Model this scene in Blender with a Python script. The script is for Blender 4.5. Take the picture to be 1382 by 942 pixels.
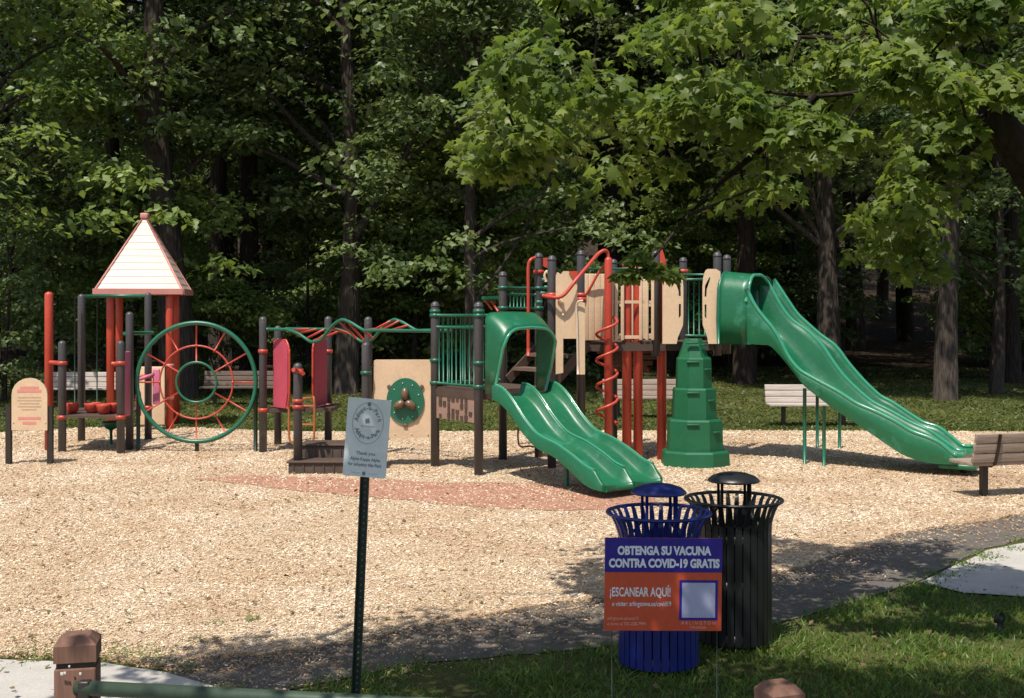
import bpy, bmesh, math, random
import numpy as np
from mathutils import Vector, Matrix, noise as mnoise
from mathutils.geometry import tessellate_polygon

for o in list(bpy.data.objects):
    bpy.data.objects.remove(o, do_unlink=True)
SC = bpy.context.scene
COL = SC.collection
R = math.radians

# ------------------------------------------------------------------ camera, sky, sun, exposure
F, HZ, CH = 1600.0, 420.0, 2.3            # focal length in photo pixels, horizon row, eye height
cam = bpy.data.cameras.new('camera'); cam_o = bpy.data.objects.new('camera', cam); COL.objects.link(cam_o)
cam.sensor_width = 36.0; cam.lens = F / 1382.0 * 36.0
cam.shift_y = -(471 - HZ) / 1382.0
cam.clip_start = 0.1; cam.clip_end = 2000
cam_o.location = (0, 0, CH); cam_o.rotation_euler = (R(90), 0, 0)
SC.camera = cam_o

SUN = Vector((-0.21, -0.42, 0.88)).normalized()
W = bpy.data.worlds.new('World'); SC.world = W; W.use_nodes = True
nt = W.node_tree; nt.nodes.clear()
sky = nt.nodes.new('ShaderNodeTexSky'); sky.sky_type = 'NISHITA'; sky.sun_disc = False
sky.sun_elevation = math.asin(SUN.z); sky.sun_rotation = math.atan2(SUN.x, SUN.y)
sky.air_density = 1.0; sky.dust_density = 1.5; sky.ozone_density = 1.0
bg = nt.nodes.new('ShaderNodeBackground'); bg.inputs['Strength'].default_value = 0.12
wo = nt.nodes.new('ShaderNodeOutputWorld')
nt.links.new(sky.outputs[0], bg.inputs[0]); nt.links.new(bg.outputs[0], wo.inputs[0])
sl = bpy.data.lights.new('sun', 'SUN'); sl.energy = 4.4; sl.angle = R(0.55); sl.color = (1.0, 0.95, 0.87)
so = bpy.data.objects.new('sun', sl); COL.objects.link(so)
so.rotation_euler = SUN.to_track_quat('Z', 'Y').to_euler(); so.location = (-20, -20, 60)
vs = SC.view_settings
vs.view_transform = 'Standard'; vs.look = 'None'; vs.exposure = 0.34; vs.gamma = 1.0; vs.use_curve_mapping = False
SC.cycles.max_bounces = 7; SC.cycles.diffuse_bounces = 3; SC.cycles.transmission_bounces = 3
SC.cycles.use_adaptive_sampling = True

# ------------------------------------------------------------------ coordinates
def P(px, py, d):                          # a point seen at that place of the photograph, d metres away
    return Vector(((px - 691) * d / F, d, CH - (py - HZ) * d / F))
def G(px, py):                             # the same, on the flat ground
    d = F * CH / (py - HZ)
    return Vector(((px - 691) * d / F, d, 0.0))
def dist(py): return F * CH / (py - HZ)
def zat(py, d): return CH - (py - HZ) * d / F
def xat(px, d): return (px - 691) * d / F

# ------------------------------------------------------------------ materials
def ramp(nt, fac, stops):
    r = nt.nodes.new('ShaderNodeValToRGB'); nt.links.new(fac, r.inputs[0])
    el = r.color_ramp.elements
    while len(el) < len(stops): el.new(0.5)
    for e, (p, c) in zip(el, stops): e.position = p; e.color = (*c, 1)
    return r.outputs[0]
def noise_n(nt, co, scale, detail=4, rough=0.6):
    n = nt.nodes.new('ShaderNodeTexNoise'); n.inputs['Scale'].default_value = scale
    n.inputs['Detail'].default_value = detail; n.inputs['Roughness'].default_value = rough
    nt.links.new(co, n.inputs['Vector']); return n.outputs['Fac']
def mixc(nt, fac, a, b, mode='MIX'):
    m = nt.nodes.new('ShaderNodeMix'); m.data_type = 'RGBA'; m.blend_type = mode
    for sock, v in ((m.inputs[0], fac), (m.inputs[6], a), (m.inputs[7], b)):
        if hasattr(v, 'links'): nt.links.new(v, sock)
        elif isinstance(v, tuple): sock.default_value = (*v, 1)
        else: sock.default_value = v
    return m.outputs[2]
def bump_n(nt, h, strength, distance):
    b = nt.nodes.new('ShaderNodeBump'); b.inputs['Strength'].default_value = strength
    b.inputs['Distance'].default_value = distance; nt.links.new(h, b.inputs['Height']); return b.outputs[0]
def coords(nt, world=False):
    if world: return nt.nodes.new('ShaderNodeNewGeometry').outputs['Position']
    return nt.nodes.new('ShaderNodeTexCoord').outputs['Object']
def mk(name):
    m = bpy.data.materials.new(name); m.use_nodes = True
    return m, m.node_tree, m.node_tree.nodes['Principled BSDF']
def sc(c, k): return tuple(min(1, v * k) for v in c)
def mat(name, c, rough=0.5, var=0.18, scale=6, bump=0.0, bscale=40, metal=0.0, spec=0.4, wear=None, coat=0.0, wear2=None):
    m, nt, b = mk(name); co = coords(nt)
    f = noise_n(nt, co, scale, 5)
    colr = ramp(nt, f, [(0.25, sc(c, 1 - var)), (0.75, sc(c, 1 + var))])
    f2 = noise_n(nt, co, scale * 9, 3)
    colr = mixc(nt, 0.25 if var > .02 else 0.0, colr, ramp(nt, f2, [(0.3, sc(c, 0.7)), (0.7, sc(c, 1.2))]))
    if wear:
        wf = ramp(nt, noise_n(nt, co, wear[2], 6, 0.7), [(wear[1], (0, 0, 0)), (min(1, wear[1] + .06), (1, 1, 1))])
        colr = mixc(nt, wf, colr, wear[0])
    if wear2:
        wf = ramp(nt, noise_n(nt, co, wear2[2], 7, 0.75), [(wear2[1], (0, 0, 0)), (min(1, wear2[1] + .10), (.6, .6, .6))])
        colr = mixc(nt, wf, colr, wear2[0])
    nt.links.new(colr, b.inputs['Base Color'])
    rr = nt.nodes.new('ShaderNodeMapRange'); nt.links.new(f2, rr.inputs[0])
    rr.inputs[3].default_value = max(.05, rough - .1); rr.inputs[4].default_value = min(1, rough + .12)
    nt.links.new(rr.outputs[0], b.inputs['Roughness'])
    b.inputs['Metallic'].default_value = metal; b.inputs['Specular IOR Level'].default_value = spec
    b.inputs['Coat Weight'].default_value = coat
    if bump: nt.links.new(bump_n(nt, noise_n(nt, co, bscale, 4), bump, 0.01), b.inputs['Normal'])
    return m
def wood(name, c, axis='X', rough=0.75, k=1.0):
    m, nt, b = mk(name); co = coords(nt)
    mp = nt.nodes.new('ShaderNodeMapping'); s = {'X': (1.2, 22, 22), 'Y': (22, 1.2, 22), 'Z': (22, 22, 1.2)}[axis]
    mp.inputs['Scale'].default_value = s; nt.links.new(co, mp.inputs[0])
    f = noise_n(nt, mp.outputs[0], 1.6 * k, 6, 0.65)
    colr = ramp(nt, f, [(0.2, sc(c, 0.55)), (0.5, c), (0.8, sc(c, 1.35))])
    nt.links.new(colr, b.inputs['Base Color']); b.inputs['Roughness'].default_value = rough
    b.inputs['Specular IOR Level'].default_value = 0.25
    nt.links.new(bump_n(nt, f, 0.5, 0.006), b.inputs['Normal']); return m
def leafmat(name, dark, mid, light, trans=0.35, scale=1.1):
    m, nt, b = mk(name); co = coords(nt, True)
    at = nt.nodes.new('ShaderNodeAttribute'); at.attribute_name = 'v'
    f = noise_n(nt, co, scale, 3)
    ad = nt.nodes.new('ShaderNodeMath'); ad.operation = 'MULTIPLY_ADD'
    nt.links.new(at.outputs['Fac'], ad.inputs[0]); ad.inputs[1].default_value = 0.55
    sb = nt.nodes.new('ShaderNodeMath'); sb.operation = 'MULTIPLY_ADD'; nt.links.new(f, sb.inputs[0])
    sb.inputs[1].default_value = 0.9; sb.inputs[2].default_value = -0.22
    nt.links.new(sb.outputs[0], ad.inputs[2])
    colr = ramp(nt, ad.outputs[0], [(0.15, dark), (0.5, mid), (0.9, light)])
    nt.links.new(colr, b.inputs['Base Color']); b.inputs['Roughness'].default_value = 0.42
    b.inputs['Specular IOR Level'].default_value = 0.33
    tr = nt.nodes.new('ShaderNodeBsdfTranslucent')
    nt.links.new(mixc(nt, 1.0, colr, (1.4, 1.4, 0.75), 'MULTIPLY'), tr.inputs['Color'])
    mx = nt.nodes.new('ShaderNodeMixShader'); mx.inputs[0].default_value = trans
    nt.links.new(b.outputs[0], mx.inputs[1]); nt.links.new(tr.outputs[0], mx.inputs[2])
    nt.links.new(mx.outputs[0], nt.nodes['Material Output'].inputs['Surface']); return m
def bark(name, c):
    m, nt, b = mk(name); co = coords(nt)
    mp = nt.nodes.new('ShaderNodeMapping'); mp.inputs['Scale'].default_value = (7, 7, 1.3); nt.links.new(co, mp.inputs[0])
    f = noise_n(nt, mp.outputs[0], 2.0, 7, 0.7)
    vo = nt.nodes.new('ShaderNodeTexVoronoi'); vo.inputs['Scale'].default_value = 2.4; nt.links.new(mp.outputs[0], vo.inputs['Vector'])
    colr = ramp(nt, f, [(0.3, sc(c, 0.4)), (0.55, c), (0.75, sc(c, 1.7))])
    nt.links.new(colr, b.inputs['Base Color']); b.inputs['Roughness'].default_value = 0.95; b.inputs['Specular IOR Level'].default_value = 0.1
    nt.links.new(bump_n(nt, vo.outputs['Distance'], 0.9, 0.05), b.inputs['Normal']); return m

M = {}
M['charcoal'] = mat('charcoal_paint', (0.058, 0.052, 0.052), 0.42, 0.25, 3, spec=0.5, wear=((0.10, 0.09, 0.08), 0.62, 5), wear2=((0.13, 0.105, 0.08), 0.6, 11))
M['green'] = mat('green_paint', (0.012, 0.115, 0.062), 0.35, 0.2, 3, spec=0.5)
M['slide_green'] = mat('green_plastic', (0.007, 0.112, 0.044), 0.36, 0.22, 1.7, 0.06, 60, spec=0.5, coat=0.10, wear=((0.022, 0.155, 0.082), 0.56, 2.6), wear2=((0.07, 0.13, 0.085), 0.58, 9))
M['rim_green'] = mat('glossy_green_rim', (0.030, 0.23, 0.12), 0.2, 0.08, 3, spec=0.6, coat=0.5)  # glossy, and lighter than the slides: rim highlight put into the colour
M['climb_green'] = mat('dark_green_plastic', (0.010, 0.105, 0.042), 0.5, 0.2, 2.5, 0.12, 50, spec=0.4)
M['red'] = mat('red_paint', (0.46, 0.055, 0.030), 0.4, 0.14, 4, spec=0.5, wear=((0.33, 0.05, 0.035), 0.62, 5))
M['crimson'] = mat('crimson_plastic', (0.46, 0.065, 0.10), 0.45, 0.15, 3, spec=0.45)
M['pink'] = mat('pink_plastic', (0.52, 0.14, 0.22), 0.5, 0.12, 3)
M['beige'] = mat('beige_plastic', (0.62, 0.44, 0.28), 0.5, 0.10, 2.5, 0.06, 70, wear=((0.50, 0.35, 0.22), 0.64, 4))
M['roof_beige'] = mat('roof_beige_plastic', (0.60, 0.47, 0.37), 0.45, 0.10, 2.5, 0.05, 40, wear=((0.5, 0.36, 0.28), 0.63, 3))
M['roof_trim'] = mat('roof_trim_red', (0.50, 0.21, 0.17), 0.5, 0.14, 3)
M['puzzle'] = mat('puzzle_brown', (0.30, 0.185, 0.135), 0.6, 0.15, 5)
M['bench_shaded'] = wood('shaded_plank', (0.13, 0.092, 0.070), 'X')  # darkened planks: the bench's shade is put into the colour
M['deck'] = mat('brown_coated_deck', (0.075, 0.048, 0.034), 0.7, 0.3, 6, 0.3, 90)
M['tread'] = mat('worn_brown_tread', (0.15, 0.095, 0.065), 0.7, 0.3, 6, 0.3, 90)
M['bronze'] = mat('bronze_plastic', (0.13, 0.078, 0.042), 0.35, 0.2, 4, spec=0.6)
M['orange'] = mat('rust_orange_paint', (0.34, 0.11, 0.03), 0.45, 0.2, 4)
M['bench_grey'] = wood('weathered_grey_plank', (0.42, 0.36, 0.31), 'X')
M['bench_tan'] = wood('tan_plank', (0.28, 0.215, 0.165), 'X')
M['dark_metal'] = mat('dark_brown_metal', (0.028, 0.022, 0.018), 0.45, 0.25, 5)
M['black_metal'] = mat('black_coated_metal', (0.012, 0.012, 0.013), 0.38, 0.25, 6, spec=0.5)
M['blue_metal'] = mat('blue_coated_metal', (0.008, 0.016, 0.15), 0.38, 0.2, 6, spec=0.5)
M['liner'] = mat('black_liner', (0.010, 0.010, 0.010), 0.7, 0.2, 6)
M['timber'] = wood('brown_timber', (0.175, 0.092, 0.066), 'Z', 0.8)
M['chalk'] = mat('white_paint_fleck', (0.55, 0.52, 0.48), 0.8, 0.1, 8)
M['rail_green'] = mat('worn_green_rail', (0.050, 0.075, 0.050), 0.45, 0.25, 4, wear=((0.32, 0.33, 0.28), 0.66, 7))
M['sign_white'] = mat('sign_white', (0.62, 0.66, 0.68), 0.45, 0.04, 2)
M['sign_ink'] = mat('sign_ink_grey', (0.19, 0.225, 0.24), 0.6, 0.05, 5)
M['ink_soft'] = mat('sign_ink_soft', (0.36, 0.40, 0.42), 0.6, 0.05, 5)
M['post_green'] = mat('dark_green_steel', (0.010, 0.024, 0.016), 0.45, 0.25, 5)
M['hole'] = mat('punched_hole', (0.10, 0.11, 0.10), 0.6, 0.1, 5)
M['print_blue'] = mat('print_blue', (0.028, 0.014, 0.25), 0.42, 0.05, 3)
M['print_orange'] = mat('print_orange', (0.62, 0.088, 0.036), 0.42, 0.05, 3)
M['print_white'] = mat('print_white', (0.78, 0.78, 0.82), 0.5, 0.03, 3)
M['print_pale'] = mat('print_pale', (0.78, 0.42, 0.32), 0.5, 0.03, 3)
M['wire'] = mat('galvanised_wire', (0.16, 0.16, 0.15), 0.35, 0.1, 5, metal=0.9)
M['print_red'] = mat('faded_red_print', (0.60, 0.23, 0.19), 0.6, 0.1, 5)
M['print_tan'] = mat('faded_tan_print', (0.45, 0.31, 0.20), 0.6, 0.1, 5)
M['bark'] = bark('grey_brown_bark', (0.062, 0.049, 0.040))
M['bark_dark'] = bark('dark_bark', (0.040, 0.030, 0.024))
M['leaf_maple'] = leafmat('maple_leaf', (0.075, 0.120, 0.028), (0.145, 0.205, 0.050), (0.28, 0.33, 0.10), 0.52, 1.6)
M['leaf_wood'] = leafmat('wood_leaf', (0.050, 0.084, 0.030), (0.125, 0.175, 0.064), (0.27, 0.32, 0.15), 0.36, 0.7)
M['leaf_light'] = leafmat('light_leaf', (0.080, 0.125, 0.034), (0.175, 0.24, 0.066), (0.33, 0.39, 0.14), 0.42, 0.9)
M['leaf_deep'] = leafmat('deep_leaf', (0.020, 0.036, 0.014), (0.050, 0.076, 0.030), (0.13, 0.165, 0.070), 0.28, 0.6)
M['far_grass'] = leafmat('far_grass_blade', (0.022, 0.040, 0.010), (0.080, 0.110, 0.024), (0.23, 0.225, 0.075), 0.35, 0.40)  # wide tone range: dry patches that also stand in for sun and shade
M['grass'] = leafmat('grass_blade', (0.055, 0.110, 0.018), (0.115, 0.195, 0.032), (0.25, 0.29, 0.075), 0.38, 1.4)

# ------------------------------------------------------------------ mesh builder
class MB:
    def __init__(s): s.v = []; s.f = []; s.sm = []
    def add(s, vs, fs, smooth=False):
        n = len(s.v); s.v += [tuple(v) for v in vs]
        s.f += [tuple(i + n for i in f) for f in fs]; s.sm += [smooth] * len(fs); return s
    def box(s, c, size, rot=None, bev=0.0):
        hx, hy, hz = size[0] / 2, size[1] / 2, size[2] / 2
        m = rot or Matrix.Identity(3); c = Vector(c)
        b = min(bev, hx * .9, hy * .9, hz * .9)
        if b <= 0:
            vs = [c + m @ Vector((x * hx, y * hy, z * hz)) for z in (-1, 1) for x, y in ((-1, -1), (1, -1), (1, 1), (-1, 1))]
            return s.add(vs, [(3, 2, 1, 0), (4, 5, 6, 7), (0, 1, 5, 4), (1, 2, 6, 5), (2, 3, 7, 6), (3, 0, 4, 7)])
        bm = bmesh.new(); bmesh.ops.create_cube(bm, size=1)
        for v in bm.verts: v.co = Vector((v.co.x * 2 * hx, v.co.y * 2 * hy, v.co.z * 2 * hz))
        bmesh.ops.bevel(bm, geom=bm.edges[:], offset=b, segments=2, affect='EDGES', profile=0.6)
        bm.verts.index_update()
        s.add([c + m @ v.co for v in bm.verts], [[v.index for v in f.verts] for f in bm.faces], True); bm.free(); return s
    def beam(s, a, b, w, h, up=Vector((0, 0, 1))):
        a, b = Vector(a), Vector(b); x = (b - a); L = x.length; x.normalize()
        y = up.cross(x)
        if y.length < 1e-4: y = Vector((0, 1, 0))
        y.normalize(); z = x.cross(y)
        return s.box((a + b) / 2, (L, w, h), Matrix((x, y, z)).transposed())
    def tube(s, pts, r, n=8, closed=False, caps=True):
        pts = [Vector(p) for p in pts]; k = len(pts)
        rs = r if isinstance(r, (list, tuple)) else [r] * k
        up = None; rings = []
        for i, p in enumerate(pts):
            if closed: t = pts[(i + 1) % k] - pts[i - 1]
            else: t = pts[min(i + 1, k - 1)] - pts[max(i - 1, 0)]
            t.normalize()
            if up is None: up = Vector((0, 0, 1)) if abs(t.z) < .9 else Vector((1, 0, 0))
            u = up - t * up.dot(t)
            if u.length < 1e-5: u = t.orthogonal()
            u.normalize(); w = t.cross(u); up = u
            rings.append([p + (u * math.cos(a) + w * math.sin(a)) * rs[i] for a in (2 * math.pi * j / n for j in range(n))])
        vs = [v for rg in rings for v in rg]; fs = []
        for i in range(k if closed else k - 1):
            a, b = i * n, ((i + 1) % k) * n
            fs += [(a + j, b + j, b + (j + 1) % n, a + (j + 1) % n)[::-1] for j in range(n)]
        base = len(s.v); s.add(vs, fs, True)
        if caps and not closed:
            s.f += [tuple(base + j for j in range(n)), tuple(base + (k - 1) * n + j for j in range(n))[::-1]]; s.sm += [False, False]
        return s
    def lathe(s, prof, c=(0, 0, 0), n=20):
        c = Vector(c); vs = []; fs = []
        for r, z in prof:
            vs += [c + Vector((r * math.cos(2 * math.pi * j / n), r * math.sin(2 * math.pi * j / n), z)) for j in range(n)]
        for i in range(len(prof) - 1):
            fs += [(i * n + j, i * n + (j + 1) % n, (i + 1) * n + (j + 1) % n, (i + 1) * n + j) for j in range(n)]
        fs.append(tuple(range(n))[::-1]); fs.append(tuple((len(prof) - 1) * n + j for j in range(n)))
        return s.add(vs, fs, True)
    def prism(s, poly, depth, mtx, holes=None):      # polygon in local xy, thickness along local z
        n = len(poly); loops = [[Vector((x, y, 0)) for x, y in poly]] + [[Vector((x, y, 0)) for x, y in h] for h in (holes or [])]
        flat = [v for l in loops for v in l]; tris = tessellate_polygon(loops); N = len(flat)
        vs = [mtx @ Vector((v.x, v.y, -depth / 2)) for v in flat] + [mtx @ Vector((v.x, v.y, depth / 2)) for v in flat]
        fs = []
        for t in tris:
            a, b, c = [flat[i] for i in t]
            if (b - a).cross(c - a).z < 0: t = t[::-1]
            fs.append(tuple(i + N for i in t)); fs.append(tuple(t)[::-1])
        o = 0
        for li, l in enumerate(loops):
            m = len(l)
            ar = sum(l[i].x * l[(i + 1) % m].y - l[(i + 1) % m].x * l[i].y for i in range(m))
            fl = (ar > 0) == (li == 0)
            for i in range(m):
                q = (o + i, o + (i + 1) % m, o + (i + 1) % m + N, o + i + N)
                fs.append(q if fl else q[::-1])
            o += m
        return s.add(vs, fs)
    def grid(s, rows, smooth=True, flip=False):
        k = len(rows[0]); vs = [v for r in rows for v in r]; fs = []
        for i in range(len(rows) - 1):
            for j in range(k - 1):
                q = (i * k + j, (i + 1) * k + j, (i + 1) * k + j + 1, i * k + j + 1)
                fs.append(q[::-1] if flip else q)
        return s.add(vs, fs, smooth)
    def mesh(s, name, off=(0, 0, 0)):
        me = bpy.data.meshes.new(name); o = Vector(off)
        me.from_pydata([tuple(Vector(v) - o) for v in s.v], [], s.f); me.update()
        me.polygons.foreach_set('use_smooth', s.sm); return me
    def build(s, name, material, parent=None):       # built in place; a child keeps its root's frame
        root = parent
        while root is not None and root.parent is not None: root = root.parent
        o = link(name, s.mesh(name, root.location if root else (0, 0, 0)), material)
        if parent is not None: o.parent = parent
        return o
def link(name, me, material=None):
    if material is not None:
        me.materials.clear(); me.materials.append(M[material] if isinstance(material, str) else material)
    o = bpy.data.objects.new(name, me); COL.objects.link(o); return o
def inst(name, me, parent, mtx):
    o = bpy.data.objects.new(name, me); COL.objects.link(o); o.parent = parent; o.matrix_local = mtx; return o
def tag(o, label=None, cat=None, group=None, kind=None):
    for k, v in (('label', label), ('category', cat), ('group', group), ('kind', kind)):
        if v: o[k] = v
    return o
def thing(name, label, cat, loc=(0, 0, 0), rz=0, group=None):
    o = bpy.data.objects.new(name, None); COL.objects.link(o); o.location = loc; o.rotation_euler = (0, 0, rz)
    o.empty_display_size = 0.2
    return tag(o, label, cat, group)
def copy_tree(o, parent=None):
    c = o.copy(); COL.objects.link(c); c.parent = parent
    for ch in list(o.children): copy_tree(ch, c)
    return c
def frame(o, x, y):                                   # matrix with origin o, local x and y axes
    x = Vector(x).normalized(); y = Vector(y); y = (y - x * y.dot(x)).normalized(); z = x.cross(y)
    m = Matrix((x, y, z)).transposed().to_4x4(); m.translation = Vector(o); return m
def smooth_pts(pts, k=6, closed=False):
    pts = [Vector(p) for p in pts]; n = len(pts); out = []
    for i in range(n if closed else n - 1):
        if closed: a, b, c, d = pts[i - 1], pts[i], pts[(i + 1) % n], pts[(i + 2) % n]
        else: a, b, c, d = pts[max(i - 1, 0)], pts[i], pts[i + 1], pts[min(i + 2, n - 1)]
        for j in range(k):
            t = j / k
            out.append(0.5 * ((2 * b) + (c - a) * t + (2 * a - 5 * b + 4 * c - d) * t * t + (3 * b - a - 3 * c + d) * t ** 3))
    if not closed: out.append(pts[-1])
    return out
def np_mesh(name, verts, loops, counts, material, v=None, smooth=False):
    me = bpy.data.meshes.new(name); verts = np.ascontiguousarray(verts, dtype=np.float32)
    me.vertices.add(len(verts)); me.vertices.foreach_set('co', verts.ravel())
    loops = np.ascontiguousarray(loops, dtype=np.int32); counts = np.ascontiguousarray(counts, dtype=np.int32)
    me.loops.add(len(loops)); me.loops.foreach_set('vertex_index', loops)
    me.polygons.add(len(counts)); st = np.zeros(len(counts), dtype=np.int32); st[1:] = np.cumsum(counts)[:-1]
    me.polygons.foreach_set('loop_start', st)
    if smooth: me.polygons.foreach_set('use_smooth', np.ones(len(counts), dtype=bool))
    me.update(calc_edges=True)
    if v is not None:
        a = me.attributes.new('v', 'FLOAT', 'POINT'); a.data.foreach_set('value', np.ascontiguousarray(v, dtype=np.float32))
    me.materials.append(M[material] if isinstance(material, str) else material); return me
def scatter(name, tv, tf, pos, X, Y, Z, material, v):
    """copies of a small template (vertices tv, equal-sized faces tf) with per-copy axes, joined into one mesh"""
    tv = np.asarray(tv, dtype=np.float32); tf = np.asarray(tf, dtype=np.int32); n, k = len(pos), len(tv)
    V = pos[:, None, :] + tv[None, :, 0, None] * X[:, None, :] + tv[None, :, 1, None] * Y[:, None, :] + tv[None, :, 2, None] * Z[:, None, :]
    Fc = (np.arange(n, dtype=np.int32)[:, None, None] * k + tf[None]).reshape(-1)
    return np_mesh(name, V.reshape(-1, 3), Fc, np.full(n * len(tf), tf.shape[1]), material, np.repeat(v, k))
def unit(a): return a / np.maximum(1e-6, np.linalg.norm(a, axis=1, keepdims=True))
def text_mesh(txt, size, bold=0.0, spacing=1.0, align='CENTER', sx=1.0, ext=0.0003):
    cu = bpy.data.curves.new('t', 'FONT'); cu.body = txt; cu.size = size; cu.align_x = align; cu.align_y = 'CENTER'
    cu.offset = bold * size; cu.space_character = spacing; cu.extrude = ext; cu.resolution_u = 3
    o = bpy.data.objects.new('t', cu); COL.objects.link(o); bpy.context.view_layer.update()
    me = bpy.data.meshes.new_from_object(o.evaluated_get(bpy.context.evaluated_depsgraph_get()))
    bpy.data.objects.remove(o); bpy.data.curves.remove(cu)
    if sx != 1.0:
        for v in me.vertices: v.co.x *= sx
    return me

# ================================================================== the setting: ground, mulch, paths
rng = np.random.default_rng(7)
def tz(x, y):
    t = max(0.0, y - 40.0)
    h = 0.0013 * t * t if t < 70 else 6.37 + 0.182 * (t - 70)
    return h + (0.35 * mnoise.noise(Vector((x * .06, y * .06, 0))) * min(1, t / 12))
def inpoly(pts, poly):
    x, y = pts[:, 0], pts[:, 1]; r = np.zeros(len(pts), bool); n = len(poly)
    for i in range(n):
        x0, y0 = poly[i][:2]; x1, y1 = poly[(i + 1) % n][:2]
        c = ((y0 > y) != (y1 > y)) & (x < (x1 - x0) * (y - y0) / (y1 - y0 + 1e-12) + x0); r ^= c
    return r
def gpoly(pts): return [tuple(G(*p)[:2]) for p in pts]
def ragged(poly, step=0.12, amp=0.07, seed=0.0, freq=2.2):
    out = []
    for i in range(len(poly)):
        a, b = Vector(poly[i]), Vector(poly[(i + 1) % len(poly)]); n = max(1, int((b - a).length / step))
        nrm = Vector((-(b - a).y, (b - a).x)).normalized()
        for j in range(n):
            p = a.lerp(b, j / n)
            k = mnoise.noise(Vector((p.x * freq, p.y * freq, seed))) + 0.5 * mnoise.noise(Vector((p.x * freq * 4, p.y * freq * 4, seed)))
            out.append(tuple(p + nrm * amp * k))
    return out
def sheet(name, poly, z, material, thick=0.0):
    flat = [Vector((x, y, 0)) for x, y in poly]; tris = tessellate_polygon([flat]); mb = MB(); fs = []
    for t in tris:
        a, b, c = [flat[i] for i in t]; fs.append(t if (b - a).cross(c - a).z > 0 else t[::-1])
    mb.add([(x, y, z) for x, y in poly], fs)
    if thick:
        n = len(poly); mb.add([(x, y, z) for x, y in poly] + [(x, y, z - thick) for x, y in poly],
                              [(i, (i + 1) % n, n + (i + 1) % n, n + i) for i in range(n)])
    return tag(mb.build(name, material), kind='structure')

def ground_mat():
    m, nt, b = mk('grass_and_leaf_litter'); co = coords(nt, True)
    f = noise_n(nt, co, 1.2, 6); f2 = noise_n(nt, co, 14, 4)
    grass = mixc(nt, f2, ramp(nt, f, [(0.3, (0.045, 0.062, 0.016)), (0.7, (0.11, 0.125, 0.035))]), (0.10, 0.085, 0.04))
    vo = nt.nodes.new('ShaderNodeTexVoronoi'); vo.inputs['Scale'].default_value = 9; nt.links.new(co, vo.inputs['Vector'])
    lit = ramp(nt, vo.outputs['Color'], [(0.2, (0.016, 0.011, 0.008)), (0.6, (0.038, 0.026, 0.017)), (0.95, (0.10, 0.07, 0.047))])
    sx = nt.nodes.new('ShaderNodeSeparateXYZ'); nt.links.new(co, sx.inputs[0])
    ad = nt.nodes.new('ShaderNodeMath'); ad.operation = 'MULTIPLY_ADD'; nt.links.new(f, ad.inputs[0]); ad.inputs[1].default_value = 7
    nt.links.new(sx.outputs['Y'], ad.inputs[2])
    mr = nt.nodes.new('ShaderNodeMapRange'); nt.links.new(ad.outputs[0], mr.inputs[0]); mr.inputs[1].default_value = 41; mr.inputs[2].default_value = 45
    nt.links.new(mixc(nt, mr.outputs[0], grass, lit), b.inputs['Base Color'])
    b.inputs['Roughness'].default_value = 1; b.inputs['Specular IOR Level'].default_value = 0.05
    nt.links.new(bump_n(nt, f2, 0.8, 0.05), b.inputs['Normal']); return m
M['ground'] = ground_mat()
ys = [-60, -20, 0, 10, 20, 30, 38] + [40 + 3 * i for i in range(34)] + [150, 170, 200, 240, 300, 380, 480]
xs = [-420, -300, -200, -140, -100] + [-80 + 5 * i for i in range(33)] + [100, 140, 200, 300, 420]
mb = MB(); mb.grid([[Vector((x, y, tz(x, y))) for x in xs] for y in ys], True, True)
tag(mb.build('ground', 'ground'), kind='structure')

def mulch_mat():
    m, nt, b = mk('wood_chip_mulch'); co = coords(nt, True)
    mp = nt.nodes.new('ShaderNodeMapping'); mp.inputs['Scale'].default_value = (1, 1.0, 1); nt.links.new(co, mp.inputs[0])
    dn = nt.nodes.new('ShaderNodeTexNoise'); dn.inputs['Scale'].default_value = 6; nt.links.new(co, dn.inputs['Vector'])
    va = nt.nodes.new('ShaderNodeVectorMath'); va.operation = 'ADD'; nt.links.new(mp.outputs[0], va.inputs[0]); nt.links.new(dn.outputs['Color'], va.inputs[1])
    vo = nt.nodes.new('ShaderNodeTexVoronoi'); vo.inputs['Scale'].default_value = 48; nt.links.new(va.outputs[0], vo.inputs['Vector'])
    c1 = ramp(nt, vo.outputs['Color'], [(0.1, (0.32, 0.21, 0.135)), (0.4, (0.50, 0.365, 0.24)), (0.75, (0.61, 0.48, 0.34)), (1.0, (0.76, 0.66, 0.52))])
    big = noise_n(nt, co, 0.55, 5)
    c2 = mixc(nt, ramp(nt, big, [(0.35, (0, 0, 0)), (0.7, (0.55, 0.55, 0.55))]), c1, (0.40, 0.24, 0.13))
    nt.links.new(c2, b.inputs['Base Color']); b.inputs['Roughness'].default_value = 0.95; b.inputs['Specular IOR Level'].default_value = 0.1
    nt.links.new(bump_n(nt, vo.outputs['Distance'], 0.6, 0.012), b.inputs['Normal']); return m
M['mulch'] = mulch_mat()
def chip_mat():
    m, nt, b = mk('wood_chip'); at = nt.nodes.new('ShaderNodeAttribute'); at.attribute_name = 'v'
    c = ramp(nt, at.outputs['Fac'], [(0.0, (0.24, 0.145, 0.085)), (0.28, (0.43, 0.28, 0.155)), (0.6, (0.60, 0.455, 0.295)), (1.0, (0.82, 0.73, 0.57))])
    nt.links.new(c, b.inputs['Base Color']); b.inputs['Roughness'].default_value = 0.85; b.inputs['Specular IOR Level'].default_value = 0.15; return m
M['chip'] = chip_mat()
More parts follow.
